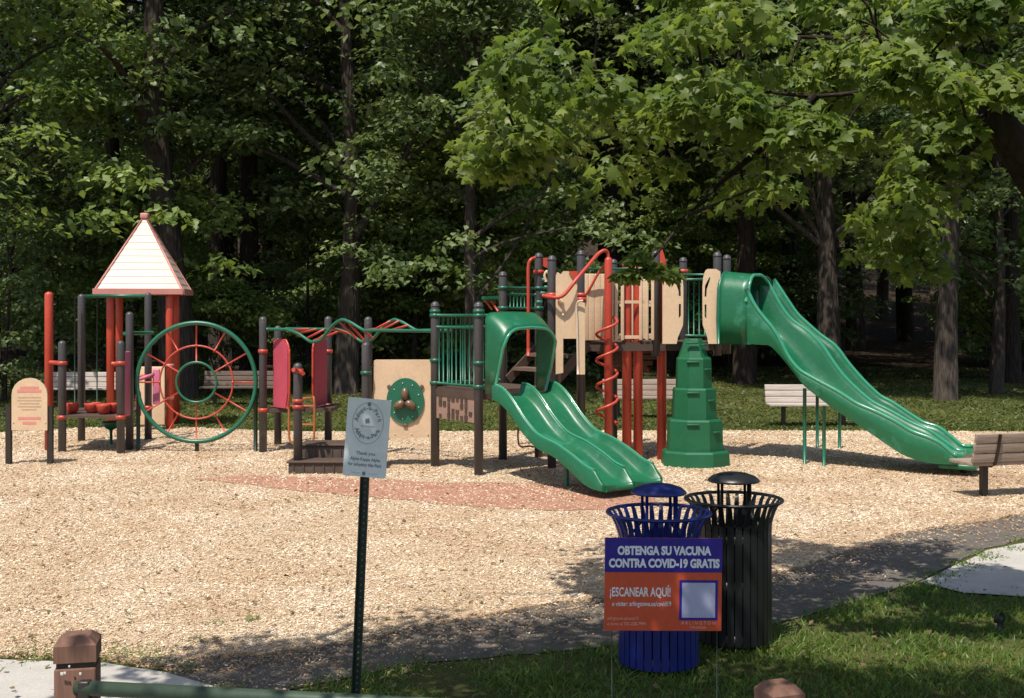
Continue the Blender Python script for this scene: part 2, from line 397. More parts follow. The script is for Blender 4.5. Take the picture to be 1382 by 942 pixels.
def stone_mat(name, stops, s1, s2, bumpk):
    m, nt, b = mk(name); co = coords(nt, True)
    f = noise_n(nt, co, s1, 6, 0.7); f2 = noise_n(nt, co, s2, 3)
    c = mixc(nt, 0.45, ramp(nt, f, stops), ramp(nt, f2, stops)); nt.links.new(c, b.inputs['Base Color'])
    b.inputs['Roughness'].default_value = 0.9; b.inputs['Specular IOR Level'].default_value = 0.2
    nt.links.new(bump_n(nt, f2, bumpk, 0.01), b.inputs['Normal']); return m
M['asphalt'] = stone_mat('worn_asphalt', [(0.3, (0.085, 0.074, 0.064)), (0.5, (0.13, 0.113, 0.096)), (0.75, (0.23, 0.19, 0.15))], 3, 90, 0.7)
M['concrete'] = stone_mat('pale_concrete', [(0.3, (0.34, 0.31, 0.27)), (0.55, (0.46, 0.425, 0.375)), (0.75, (0.54, 0.505, 0.455))], 2.2, 60, 0.25)
M['rubber'] = stone_mat('red_rubber_surface', [(0.3, (0.29, 0.13, 0.082)), (0.55, (0.37, 0.19, 0.125)), (0.75, (0.45, 0.28, 0.19))], 2.5, 45, 0.5)

asph = gpoly([(228, 909), (262, 888), (420, 868), (700, 810), (1000, 768), (1200, 708), (1382, 684), (1700, 672), (1750, 720), (1382, 728), (1330, 741), (1240, 786), (1040, 845), (800, 876), (560, 897), (400, 930), (330, 946), (270, 925)])
sheet('asphalt_path', ragged(asph, 0.15, 0.05, 3.0), 0.008, 'asphalt')
conL = gpoly([(-420, 893), (0, 893), (140, 897), (225, 910), (290, 930), (335, 948), (380, 1400), (-420, 1400)])
sheet('concrete_path', ragged(conL, 0.12, 0.02, 5.0), 0.014, 'concrete')
conR = gpoly([(1243, 788), (1330, 745), (1382, 734), (1700, 715), (1750, 790), (1382, 807), (1300, 802)])
sheet('concrete_path', ragged(conR, 0.12, 0.025, 6.0), 0.014, 'concrete')
mul = gpoly([(-420, 886), (0, 886), (140, 886), (200, 897), (236, 905), (262, 892), (420, 878), (560, 850), (700, 823), (850, 803), (1000, 788), (1100, 762), (1200, 724), (1300, 707), (1382, 697), (1600, 690), (1800, 650), (1600, 600), (1382, 584), (1200, 583), (1000, 582), (700, 583), (400, 584), (230, 577), (100, 579), (-60, 588), (-420, 600)])
sheet('mulch_bed', ragged(mul, 0.10, 0.13, 1.0), 0.020, 'mulch', 0.02)
rub = gpoly([(265, 649), (330, 643), (500, 649), (640, 654), (720, 655), (865, 660), (885, 684), (770, 693), (640, 687), (500, 674), (370, 662)])
sheet('rubber_mat', ragged(rub, 0.10, 0.16, 2.0), 0.026, 'rubber')

# loose chips on the bed, and spilled past its edge
def chips():
    n = 165000
    d = 6.6 + (26.0 - 6.6) * rng.random(n * 2) ** 1.75
    x = (rng.random(n * 2) * 2 - 1) * (0.47 * d + 0.6)
    p = np.stack([x, d], 1)
    ins = inpoly(p, mul); spill = inpoly(p + np.stack([np.zeros(2 * n), 0.05 + 1.3 * rng.random(2 * n) ** 2], 1), mul) & (rng.random(2 * n) < 0.75)
    rb = inpoly(p, rub) & (rng.random(2 * n) < 0.5)
    p = p[(ins | spill) & ~rb & ~inpoly(p, conL) & ~inpoly(p, conR)][:n]; n = len(p)
    k = np.sqrt(p[:, 1] / 9.0)
    L = (0.012 + 0.024 * rng.random(n) ** 1.8) * k; Wd = (0.005 + 0.008 * rng.random(n)) * k; T = (0.002 + 0.003 * rng.random(n)) * k
    a = rng.random(n) * 2 * math.pi; tl = rng.normal(0, 0.18, n)
    X = np.stack([np.cos(a), np.sin(a), tl], 1); X = unit(X) * L[:, None]
    Y = unit(np.stack([-np.sin(a), np.cos(a), rng.normal(0, 0.3, n)], 1)) * Wd[:, None]
    Z = unit(np.cross(X, Y)) * T[:, None]
    z = 0.019 + 0.007 * rng.random(n) + np.abs(tl) * L * 0.5
    pos = np.column_stack([p, z])
    tv = [(-.5, -.5, 0), (.5, -.35, 0), (.5, .35, 0), (-.5, .5, 0), (-.4, -.4, 1), (.45, -.25, 1), (.45, .25, 1), (-.4, .4, 1)]
    tf = [(4, 5, 6, 7), (0, 1, 5, 4), (1, 2, 6, 5), (3, 0, 4, 7)]
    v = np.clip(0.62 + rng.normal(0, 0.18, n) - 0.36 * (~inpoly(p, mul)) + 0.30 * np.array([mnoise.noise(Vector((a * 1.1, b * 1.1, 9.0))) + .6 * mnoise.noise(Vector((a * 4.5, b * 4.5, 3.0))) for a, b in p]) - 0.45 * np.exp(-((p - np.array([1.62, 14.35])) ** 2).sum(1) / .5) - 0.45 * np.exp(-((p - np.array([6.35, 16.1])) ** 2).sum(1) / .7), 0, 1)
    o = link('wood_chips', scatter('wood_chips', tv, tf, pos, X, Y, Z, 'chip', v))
    tag(o, 'loose pale wood chips strewn over the play area and its asphalt edge', 'wood chips', kind='stuff')
chips()

# grass: near lawn, fringe of weeds, far lawn
def blades(name, label, p, h, w, lean, zfun=None, material='grass'):
    n = len(p); a = rng.random(n) * 2 * math.pi
    ln = rng.normal(0, lean, (n, 2))
    X = np.stack([np.cos(a), np.sin(a), np.zeros(n)], 1) * w[:, None]
    Z = np.column_stack([ln[:, 0], ln[:, 1], np.ones(n)]) * h[:, None]
    Y = np.column_stack([ln[:, 0] * 1.3, ln[:, 1] * 1.3, -0.25 * np.ones(n)]) * h[:, None]
    z = np.zeros(n) if zfun is None else zfun
    pos = np.column_stack([p, z])
    tv = [(-.5, 0, 0), (.5, 0, 0), (.42, .15, .6), (-.42, .15, .6), (0, .55, 1.0)]
    V = np.asarray(tv, dtype=np.float32)
    VV = pos[:, None, :] + V[None, :, 0, None] * X[:, None, :] + V[None, :, 1, None] * Y[:, None, :] + V[None, :, 2, None] * Z[:, None, :]
    base = np.arange(n, dtype=np.int32)[:, None] * 5
    lp = (base + np.array([0, 1, 2, 3, 3, 2, 4], dtype=np.int32)[None]).reshape(-1)
    ct = np.tile(np.array([4, 3], dtype=np.int32), n)
    v = np.clip(rng.normal(0.5, 0.25, n), 0, 1)
    o = link(name, np_mesh(name, VV.reshape(-1, 3), lp, ct, material, np.repeat(v, 5)))
    return tag(o, label, 'grass', kind='stuff')
lawn = gpoly([(330, 946), (400, 927), (560, 894), (800, 873), (1040, 843), (1245, 789), (1300, 803), (1382, 808), (1800, 815), (1800, 1500), (350, 1500)])
n = 210000
d = 3.6 + 7.6 * rng.random(n); x = (rng.random(n) * 2 - 1) * 6.5
p = np.stack([x, d], 1)
cl = np.array([mnoise.noise(Vector((a * 1.7, b * 1.7, 4.0))) for a, b in p[::1]])
jit = rng.normal(0, 0.045, (n, 2))
keep = inpoly(p + jit, lawn) & (np.abs(x) < 0.5 * d + 0.8) & (rng.random(n) < 0.72 + cl)
p = p[keep]; n = len(p); c2 = cl[keep]
blades('lawn_grass', 'shaded short green lawn grass around the two litter bins', p, (0.025 + 0.035 * rng.random(n)) * (1 + 0.8 * c2), 0.006 + 0.006 * rng.random(n), 0.45)
q = []
for (px, py, k, s) in [(20, 884, 90, .10), (55, 886, 110, .10), (90, 884, 80, .08), (130, 886, 90, .10), (165, 884, 130, .09), (195, 888, 140, .08), (212, 892, 80, .06), (250, 908, 40, .05), (246, 898, 25, .05),
                       (283, 846, 30, .035), (292, 845, 25, .03), (265, 868, 40, .035), (340, 840, 45, .03), (342, 838, 25, .025), (300, 935, 90, .08),
                       (1265, 778, 140, .10), (1300, 764, 150, .09), (1325, 752, 150, .09), (1365, 742, 70, .08), (1380, 732, 80, .08), (1245, 792, 120, .10)]:
    g = G(px, py); q.append(rng.normal(0, 1, (k, 2)) * np.array([s, s * 1.2]) + np.array([g.x, g.y]))
q = np.vstack(q); n = len(q)
blades('weed_fringe', 'low weeds along the edges of the concrete paths', q, 0.012 + 0.022 * rng.random(n), 0.006 + 0.007 * rng.random(n), 0.6, np.full(n, 0.014))
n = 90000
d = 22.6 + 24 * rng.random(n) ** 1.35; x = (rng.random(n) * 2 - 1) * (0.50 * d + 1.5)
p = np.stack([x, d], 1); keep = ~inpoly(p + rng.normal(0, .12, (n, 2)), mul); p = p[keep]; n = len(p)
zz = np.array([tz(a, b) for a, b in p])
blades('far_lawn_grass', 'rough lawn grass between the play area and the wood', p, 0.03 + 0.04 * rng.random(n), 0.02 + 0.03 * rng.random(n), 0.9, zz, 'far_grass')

# fallen leaves and twigs
M['litter'] = leafmat('fallen_leaf', (0.10, 0.055, 0.025), (0.20, 0.13, 0.06), (0.16, 0.20, 0.06), 0.2, 2.0)
n = 1500; d = 5.6 + 19 * rng.random(n) ** 1.3; x = (rng.random(n) * 2 - 1) * (.48 * d + .5); a = rng.random(n) * 6.283
s_ = (.03 + .04 * rng.random(n))[:, None]; tl = rng.normal(0, .35, n)
X = np.stack([np.cos(a), np.sin(a), tl], 1) * s_; Y = np.stack([-np.sin(a), np.cos(a), rng.normal(0, .3, n)], 1) * s_; Z = np.tile([[0, 0, 1.0]], (n, 1)) * s_
o = link('fallen_leaves', scatter('fallen_leaves', [(0, 0, 0), (.34, .45, .1), (0, 1, -.02), (-.34, .45, .1)], [(0, 1, 2), (0, 2, 3)], np.column_stack([x, d, np.full(n, .034)]), X, Y, Z, 'litter', rng.random(n)))
tag(o, 'fallen leaves lying about on the wood chips and paths', 'fallen leaves', kind='stuff')

# ================================================================== the play structure
PS = thing('play_structure', 'large green, red and beige play structure with two slides on the wood chips', 'play structure', (0, 17.6, 0.0))
PR = 0.064
def post(parent, x, y, top, z0=-0.15, material='charcoal', r=PR, name='post'):
    mb = MB(); zs = [(r, z0), (r, top - .05)] + [(r * math.cos(a), top - .05 + .055 * math.sin(a)) for a in (.4, .8, 1.2, 1.5)]
    mb.lathe(zs, (x, y, 0), 14); return mb.build(name, material, parent)
def collar(parent, x, y, z, material, h=0.05, r=PR + .014, ear=None):
    mb = MB(); mb.lathe([(r, -h / 2), (r + .004, 0), (r, h / 2)], (x, y, z), 14)
    if ear is not None:
        e = Vector((ear[0], ear[1], 0)); mb.beam(Vector((x, y, z)) + e * .6, Vector((x, y, z)) + e, .03, h * .9)
    return mb.build('collar', material, parent)
def rail(parent, pts, material, r=0.02, name='rail', n=8): return MB().tube(pts, r, n).build(name, material, parent)
def V2(p, z): return Vector((p[0], p[1], z))

A, B, C, D = (-1.13, 17.42), (-0.464, 16.5), (0.58, 17.25), (-0.14, 18.2)
U1, U2, U3 = (1.03, 17.7), (xat(885, 18.0), 18.0), (xat(968, 18.2), 18.2)
V1, Vb, V3 = (xat(828, 19.6), 19.6), (xat(922, 19.6), 19.6), (xat(981, 18.9), 18.9)
T1 = (xat(727, 18.5), 18.5)
for (p, top) in ((A, 2.44), (B, 2.43), (C, 3.11), (D, 2.91), (U1, 3.21), (V1, 3.16), (Vb, 3.19), (U3, 3.21), (V3, 3.2), (T1, 3.21)):
    pt = post(PS, p[0], p[1], top, 1.62 if p in (U3, V3) else -.15)
    MB().lathe([(PR + .004, top - .075), (PR + .006, top - .06), (PR + .004, top - .045)], (p[0], p[1], 0), 14).build('cap_band', 'charcoal', pt)
post(PS, U2[0], U2[1], 3.22, 1.62)

def deck(pts, z, name='deck', material='deck', th=0.06):
    mb = MB(); m = Matrix.Translation((0, 0, z - th / 2)); mb.prism(pts, th, m)
    return mb.build(name, material, PS)
def inset(pts, k):
    c = Vector((sum(p[0] for p in pts) / len(pts), sum(p[1] for p in pts) / len(pts)))
    return [tuple(Vector(p) + (Vector(p) - c).normalized() * k) for p in pts]
deck([A, B, C, D], 1.20)
deck([U1, U2, U3, V3, Vb, V1], 1.83)
# deck edge beams
for pts, z in (([A, B, C, D], 1.12), ([U1, U2, U3, V3, Vb, V1], 1.75)):
    for i in range(len(pts)):
        a, b = V2(pts[i], z), V2(pts[(i + 1) % len(pts)], z); MB().beam(a, b, .05, .10).build('deck_beam', 'deck', PS)

# green barred railings
def railing(a, b, z0, z1, nb, extra=None, material='green', r=0.011, mid=None):
    ro = MB().tube([V2(a, z1), V2(b, z1)], .021).build('railing', material, PS)
    for zz in [z0] + ([mid] if mid else []): MB().tube([V2(a, zz), V2(b, zz)], .019).build('cross_rail', material, ro)
    bar = MB().tube([(0, 0, z0), (0, 0, z1)], r, 6).mesh('baluster'); bar.materials.append(M[material])
    L = PS.location
    for i in range(nb):
        t = (i + 1) / (nb + 1); q = Vector(a).lerp(Vector(b), t)
        inst('baluster', bar, ro, Matrix.Translation((q.x - L.x, q.y - L.y, 0)))
    return ro
railing(A, B, 1.25, 2.24, 9, mid=2.07)
railing(A, D, 1.25, 2.24, 9, mid=2.07)
railing(D, T1, 2.35, 2.66, 9, mid=2.56)
railing(Vb, V3, 1.9, 2.82, 7)
railing(V1, Vb, 1.9, 2.82, 8)
for p in (A, B):
    for z in (2.24, 2.30, 1.58, 1.25): collar(PS, p[0], p[1], z, 'green', .05)
for z in (2.66, 2.35): collar(PS, D[0], D[1], z, 'green'); collar(PS, T1[0], T1[1], z, 'green')
for p, z in ((U3, 2.85), (V3, 2.8), (U3, 1.9)): collar(PS, p[0], p[1], z, 'green')

# puzzle panel under the low deck
mid = (Vector(A) + Vector(B)) / 2; e = (Vector(B) - Vector(A)).normalized()
pz = MB(); pz.beam(V2(A, .92), V2(B, .92), .03, .36); pzo = pz.build('puzzle_panel', 'puzzle', PS)
rr = random.Random(4); nrm = Vector((e.y, -e.x)); nrm = nrm if nrm.y < 0 else -nrm
Lq = (Vector(B) - Vector(A)).length
for i in range(8):
    for j in range(4):
        if rr.random() < .22: continue
        s = .12 + (Lq - .24) * (i + .5) / 8; q = Vector(A) + e * s + nrm * .019
        w, h = .05 + .03 * rr.random(), .045 + .035 * rr.random()
        MB().box((q.x, q.y, .785 + .085 * j + rr.uniform(-.012, .012)), (w, .016, h), Matrix.Rotation(math.atan2(e.y, e.x), 3, 'Z')).build('puzzle_tile', 'deck', pzo)

# stairs from the low deck up to the high one
sd = Vector((.8, .6)); cd = (Vector(C) - Vector(D)).normalized()
for k, (o, z) in enumerate(((.14, 1.42), (.40, 1.63))):
    a = Vector(D) + sd * (o + .1) + cd * .10; b = Vector(C) + sd * (o + .1) - cd * .10
    MB().beam(V2(a, z), V2(b, z), .26, .05).build('stair_tread', 'tread', PS)
for s_ in (0.06, 1.0):
    q = Vector(D).lerp(Vector(C), s_) + sd * .04; MB().beam(V2(q, 1.25), V2(q + sd * .66, 1.80), .03, .14).build('stair_stringer', 'deck', PS)

# low double slide and its hood ------------------------------------------------
sa, sdir = Vector((.14, 16.28)), Vector((.64, -.77)).normalized(); sw = Vector((-sdir.y, sdir.x)); sw = sw if sw.x > 0 else -sw
SLN = 2.12; HW = .50
zprof = [(0, 1.17), (.06, 1.15), (.16, 1.03), (.30, .76), (.42, .60), (.52, .55), (.60, .51), (.74, .36), (.86, .215), (.94, .185), (1.0, .18)]
def interp(tab, t):
    for (a, u), (b, w) in zip(tab, tab[1:]):
        if t <= b: k = (t - a) / (b - a); k = k; return u + (w - u) * k
    return tab[-1][1]
def smooth_interp(tab, t, w=.035): return sum(interp(tab, min(tab[-1][0], max(tab[0][0], t + o * w))) for o in (-1, -.5, 0, .5, 1)) / 5
def double_sec(s):
    z = smooth_interp(zprof, s); c = sa + sdir * (SLN * s); hh = .15 + .03 * math.sin(s * 9)
    prof = [(-HW - .03, -.06), (-HW - .035, hh - .02), (-HW - .02, hh), (-HW + .005, hh), (-HW + .02, hh - .02), (-HW + .04, .03), (-HW + .10, .0), (-.10, .0), (-.05, .03), (-.025, hh - .03), (0, hh),
            (.025, hh - .03), (.05, .03), (.10, .0), (HW - .10, .0), (HW - .04, .03), (HW - .02, hh - .02), (HW - .005, hh), (HW + .02, hh), (HW + .035, hh - .02), (HW + .03, -.06), (0, -.07), (-HW - .03, -.06)]
    k = max(0.0, (s - .93) / .07)                      # run-out: rims roll down to rounded lips
    return [V2(c + sw * u, z + (w if w < .04 else .04 + (w - .04) * (1 - .75 * k)) - (.05 * k if w > -.01 else 0)) for u, w in prof]
rows = [double_sec(i / 46) for i in range(47)]
mb = MB(); mb.grid(rows, True, False)
n = len(rows[0]) - 1
mb.add(rows[0][:-1], [tuple(range(n))]); mb.add(rows[-1][:-1], [tuple(range(n))[::-1]])
ds = mb.build('double_slide', 'slide_green', PS); ds['label'] = 'low twin-lane green slide with a wave in it'
for u in (-HW - .008, 0, HW + .008):
    pts = [V2(sa + sdir * (SLN * i / 46) + sw * u, 0) for i in range(44)]
    for i, q in enumerate(pts): q.z = smooth_interp(zprof, i / 46) + .15 + .03 * math.sin(i / 46 * 9) - .004
    MB().tube(pts, .017, 6).build('rim', 'rim_green', ds)
for u in (-.25, .25):                                  # rolled lips at the foot
    q = sa + sdir * (SLN - .01); MB().tube([V2(q + sw * (u - .22), .145), V2(q + sw * (u + .22), .145)], .045, 10).build('lip', 'slide_green', ds)
q = sa + sdir * 1.02 - sw * .1; MB().tube([V2(q, -.1), V2(q, .55)], .03, 8).build('slide_support', 'green', PS)
q = sa + sdir * 1.75; MB().tube([V2(q, -.1), V2(q, .2)], .03, 8).build('slide_support', 'green', PS)

def arch(c, wdt, zt, zb, rad, n=5):
    pts = [(-wdt, zb), (-wdt, zb + (zt - zb) * .35), (-wdt, zt - rad)]
    pts += [(-wdt + rad - rad * math.cos(a), zt - rad + rad * math.sin(a)) for a in [math.pi / 2 * (i + 1) / n for i in range(n)]]
    pts += [(0, zt + .01)]
    pts += [(-u, z) for u, z in pts[:-1][::-1]]
    return [V2(c + sw * u, z) for u, z in pts]
hc = sa - sdir * .16
secs = []
for k in range(7):
    t = k / 6; c = hc + sdir * (.40 * t)
    secs.append(arch(c - sw * .05, .46, 2.27 - .20 * t ** 1.6, 1.18 + .02 * t, .10 + .17 * t))
# leg edges sweep back towards the post
for k, s in enumerate(secs):
    t = k / 6
    for i, j in ((0, 0), (1, 1), (2, 2), (len(s) - 1, 0), (len(s) - 2, 1), (len(s) - 3, 2)):
        s[i] = s[i] + V2(-sdir * (.40 * t * (.55, .30, .08)[j]), 0)
mb = MB(); mb.grid(secs, True); ho = mb.build('slide_hood', 'slide_green', PS)
sol = ho.modifiers.new('thick', 'SOLIDIFY'); sol.thickness = .035; sol.offset = 0
MB().tube(secs[-1], .024, 7).build('hood_rim', 'rim_green', ho)

# beige activity panel with the green spinner disc -----------------------------
P1 = (xat(494, 17.35), 17.35); P2 = (xat(497, 18.7), 18.7)
post(PS, P1[0], P1[1], zat(462, 17.35)); post(PS, P2[0], P2[1], 2.21)
collar(PS, P1[0], P1[1], zat(503, 17.35), 'green')
pc = P(544.5, 538, 17.45); fm = frame(pc, (1, .02, 0), (0, 0, 1))
w2, h2 = .44, .575
def rrect(w, h, r, n=4):
    out = []
    for cx, cy, a0 in ((w - r, h - r, 0), (-w + r, h - r, 90), (-w + r, -h + r, 180), (w - r, -h + r, 270)):
        out += [(cx + r * math.cos(R(a0 + 90 * i / n)), cy + r * math.sin(R(a0 + 90 * i / n))) for i in range(n + 1)]
    return out
pan = MB().prism(rrect(w2, h2, .04), .03, fm).build('activity_panel', 'beige', PS)
oc = pc + Vector((.03, -.028, -.03)); om = frame(oc, (1, .02, 0), (0, 0, 1))
disc = MB().prism([(.275 * math.cos(a), .335 * math.sin(a)) for a in [2 * math.pi * i / 36 for i in range(36)]], .03, om).build('spinner_disc', 'green', pan)
for a in (90, 210, 330):
    ca, sa_ = math.cos(R(a)), math.sin(R(a)); q = oc + Vector((.10 * ca, -.06, .11 * sa_))
    m_ = MB(); m_.lathe([(.02, -.12), (.06, -.10), (.078, -.03), (.07, .04), (.045, .09), (.01, .11)], (0, 0, 0), 12)
    rot = Matrix.Rotation(R(90 - a), 4, 'Y'); m_.v = [tuple(q + (rot @ Vector(v)) * .80) for v in m_.v]
    m_.build('knob', 'bronze', disc)
for a in (145, 35, 270):
    q = oc + Vector((.29 * math.cos(R(a)), -.0, .36 * math.sin(R(a)))); MB().box(q, (.05, .03, .06), Matrix.Rotation(R(a), 3, 'Y'), .008).build('tab', 'bronze', disc)
for a in range(0, 360, 40):
    q = oc + Vector((.21 * math.cos(R(a + 20)), -.022, .265 * math.sin(R(a + 20)))); MB().box(q, (.016, .012, .016), None, .004).build('bolt', 'chalk', disc)
for i in range(4):
    q = pc + Vector((-.36 + .24 * i, -.02, -.52)); MB().box(q, (.018, .012, .018), None, .004).build('bolt', 'chalk', pan)
for z in (.5, 1.5): rail(PS, [V2(P1, z) + Vector((0, .09, 0)), V2(A, z) + Vector((0, .09, 0))], 'charcoal', .022)

# crimson-panelled step deck, transfer steps -----------------------------------
Q1, Q2, Q3, Q4 = (xat(355, 19.2), 19.2), (xat(375, 20.3), 20.3), (xat(443, 20.2), 20.2), (xat(402, 16.75), 16.75)
for p, t in ((Q1, 2.21), (Q2, 2.05), (Q3, 2.21), (Q4, zat(490, 16.75))): post(PS, p[0], p[1], t)
dk = [Q1, (xat(450, 19.4), 19.4), (xat(460, 20.3), 20.3), Q2]; deck(dk, .72, 'step_deck')
for p in (Q1, Q3):
    for z in (zat(474, p[1]), .70): collar(PS, p[0], p[1], z, 'red', .06)
for z in (zat(500, 16.75), zat(541, 16.75), zat(549, 16.75)): collar(PS, Q4[0], Q4[1], z, 'red', .05)
rail(PS, [P(402, 501, 16.65), P(396, 499, 16.4)], 'red', .03, 'grip'); rail(PS, [P(404, 501, 16.7), P(409, 504, 16.5)], 'red', .03, 'grip')
def dpanel(px0, px1, d0, d1, flip):
    a, b = P(px0, 0, d0), P(px1, 0, d1); a.z = b.z = 0; u = (b - a); w = u.length; u.normalize()
    z0, z1 = .74, 1.84; fm = frame(Vector((a.x, a.y, 0)), u, (0, 0, 1))
    poly = [(0, z0), (w * .86, z0), (w, z0 + .25), (w, z1 - .22)] + [(w - .16 + .16 * math.cos(t), z1 - .22 + .22 * math.sin(t)) for t in (.3, .7, 1.1, 1.4)] + [(w * .2, z1), (0, z1 - .02)]
    o = MB().prism(poly, .035, fm).build('side_panel', 'crimson', PS)
    pts = [fm @ Vector((x + .035, y, -.0)) for x, y in poly[1:-1]]
    pts = smooth_pts(pts, 3); MB().tube(pts, .018, 6).build('hand_loop', 'red', o); return o
dpanel(370, 389, 19.35, 19.0, False); dpanel(440, 423, 20.0, 19.3, True)
lp = [P(390, 545, 18.6), P(390, 585, 18.6), P(393, 597, 18.6), P(402, 600, 18.6), P(412, 600, 18.6), P(421, 597, 18.6), P(424, 585, 18.6), P(424, 540, 18.6), P(420, 537, 18.7), P(410, 538, 18.9)]
lo = rail(PS, smooth_pts(lp, 4), 'orange', .018, 'loop_ladder')
for y in (548, 573): MB().tube([P(390, y, 18.6), P(424, y, 18.6)], .016, 6).build('rung', 'orange', lo)
# transfer steps: two boxed treads
def step(px0, px1, d, dep, z0, z1, name):
    x0, x1 = xat(px0, d), xat(px1, d); mb = MB()
    mb.box(((x0 + x1) / 2, d + dep / 2, (z0 + z1) / 2), (x1 - x0, dep, z1 - z0), None, .015)
    o = mb.build(name, 'deck', PS)
    MB().box(((x0 + x1) / 2, d + dep / 2 - .01, z1 + .012), (x1 - x0 + .04, dep + .03, .03), None, .01).build('tread', 'deck', o)
    nb = 9
    for i in range(nb):
        MB().box((x0 + (x1 - x0) * (i + .5) / nb, d - .006, (z0 + z1) / 2), (.018, .02, (z1 - z0) * .8)).build('rib', 'charcoal', o)
step(389, 512, 16.62, .42, -.04, .17, 'transfer_step'); step(406, 514, 17.06, .55, -.04, .36, 'transfer_step')

# wavy overhead ladder ----------------------------------------------------------
ln0, ln1 = Vector((Q1[0] + .06, Q1[1] + .0)), Vector((A[0], A[1] + .05))
ldir = (ln1 - ln0); lnorm = Vector((-ldir.y, ldir.x)).normalized(); lnorm = lnorm if lnorm.y > 0 else -lnorm
wave = [(0, 0), (.13, 0), (.20, -.06), (.28, -.20), (.34, -.17), (.42, .09), (.47, .17), (.52, .12), (.60, -.01), (.66, -.0), (1, 0)]
def wz(s): return smooth_interp(wave, min(1, max(0, s)), .012)
zl = 2.01
near = [V2(ln0 + ldir * s, zl + wz(s)) for s in [i / 60 for i in range(61)]]
far = [V2(ln0 + ldir * s + lnorm * .45, zl + wz(s - .20)) for s in [i / 60 for i in range(61)]]
lad = rail(PS, near, 'green', .026, 'overhead_ladder'); MB().tube(far, .026, 8).build('rail', 'green', lad)
for i in range(9, 54, 3): MB().tube([near[i], far[i]], .019, 6).build('rung', 'red', lad)

# high tower: pickets, entry panels, red pipes ----------------------------------
def pickets(a, b, z0, z1, n, wd, gap=None):
    ro = MB().beam(V2(a, z0 + .05), V2(b, z0 + .05), .03, .05).build('picket_railing', 'beige', PS); MB().beam(V2(a, z1 - .42), V2(b, z1 - .42), .03, .045).build('cross_rail', 'beige', ro)
    u = (Vector(b) - Vector(a)); ang = math.atan2(u.y, u.x); L = PS.location
    wide = MB().box((0, 0, (z0 + z1) / 2), (wd, .028, z1 - z0), None, .012).mesh('picket'); wide.materials.append(M['beige'])
    thin = MB().box((0, 0, (z0 + z1) / 2), (wd * .52, .028, z1 - z0), None, .012).mesh('picket'); thin.materials.append(M['beige'])
    nn = Vector((u.y, -u.x)).normalized() * .031
    for i in range(n):
        t = (i + .6) / (n + .2); q = Vector(a) + u * t + nn
        if gap and gap[0] < 691 + q.x / q.y * F < gap[1]: continue
        inst('picket', wide if t < .45 else thin, ro, Matrix.Translation((q.x - L.x, q.y - L.y, 0)) @ Matrix.Rotation(ang, 4, 'Z'))
pickets(U1, U2, 1.86, 2.86, 12, .10, (843, 864))
pickets((xat(836, 19.4), 19.4), (xat(915, 19.4), 19.4), 1.86, 2.82, 8, .09)
rail(PS, [V2(U1, 2.93), V2(U2, 2.95)], 'green', .018)
rail(PS, [V2(U2, 2.86), V2(U3, 2.86)], 'green', .018)
# entry panels either side of the climber: slab and slotted hand edge
def entry_panel(px0, px1, d, flip):
    x0, x1 = xat(px0, d), xat(px1, d); w = x1 - x0; z0, z1 = zat(464, d), zat(363, d)
    slab = [(0, z0), (w * .68, z0), (w * .74, z0 + .1), (w * .98, z0 + .28), (w, z0 + .4), (w, z1 - .28)] + [(w - .30 * w * 1.0 * (1 - math.cos(t)) - .0, z1 - .28 + .28 * math.sin(t)) for t in (.5, .9, 1.2, 1.57)] + [(w * .25, z1), (0, z1 - .04)]
    sl1 = [(w * .78, z0 + .38), (w * .89, z0 + .42), (w * .89, z0 + .60), (w * .78, z0 + .60)]
    sl2 = [(w * .78, z0 + .72), (w * .89, z0 + .72), (w * .87, z1 - .26), (w * .62, z1 - .12), (w * .55, z1 - .14), (w * .76, z1 - .32)]
    f = (lambda q: [(w - x, y) for x, y in q][::-1]) if flip else (lambda q: q)
    fm = frame((x0, d, 0), (1, 0, 0), (0, 0, 1))
    return MB().prism(f(slab), .04, fm, [f(sl1), f(sl2)]).build('entry_panel', 'beige', PS)
entry_panel(894, 922, 17.85, False); entry_panel(948, 972, 18.1, True)
# big notched panel at the left of the tower
dN = 17.15; fm = frame((xat(750, dN), dN, 0), (1, 0, 0), (0, 0, 1)); pxm = dN / F
def npx(l): return [((x - 750) * pxm, zat(y, dN)) for x, y in l]
MB().prism(npx([(750, 505), (750, 372), (752, 367), (757, 370), (760, 366), (773, 366), (779, 368), (779, 457), (776, 457), (760, 457), (760, 503)][::-1]), .035, fm).build('entry_panel', 'beige', PS)
MB().prism(npx([(779, 405), (789, 409), (789, 505), (778, 505)][::-1]), .04, frame((xat(750, dN), dN - .06, 0), (1, 0, 0), (0, 0, 1))).build('entry_panel', 'beige', PS)
rail(PS, smooth_pts([P(780, 505, 17.05), P(779, 440, 17.05), P(778, 415, 17.05), P(781, 407, 17.02), P(787, 406, 17.0)], 4), 'roof_beige', .016, 'hand_rail')
rail(PS, smooth_pts([P(760, 425, 17.1), P(760, 412, 17.08), P(757, 405, 17.08), P(752, 402, 17.1)], 4), 'beige', .018, 'hand_rail')
MB().prism(npx([(767, 366), (779, 366), (778, 378), (774, 377)][::-1]), .02, frame((xat(750, dN), dN - .04, 0), (1, 0, 0), (0, 0, 1))).build('brace_plate', 'red', PS)
# red posts
for px, d, t in ((846, 17.97, 352), (861, 18.05, 352), (893, 18.22, 349), (821, 17.55, 347)):
    post(PS, xat(px, d), d, zat(t, d), material='red', r=.072 if px != 821 else .06, name='red_post')
MB().prism([(x, y) for x, y in [(-.06, 0), (.06, 0), (.0, .2)]], .04, frame(P(893, 352, 18.0), (1, 0, 0), (0, 0, 1))).build('cone_cap', 'red', PS)
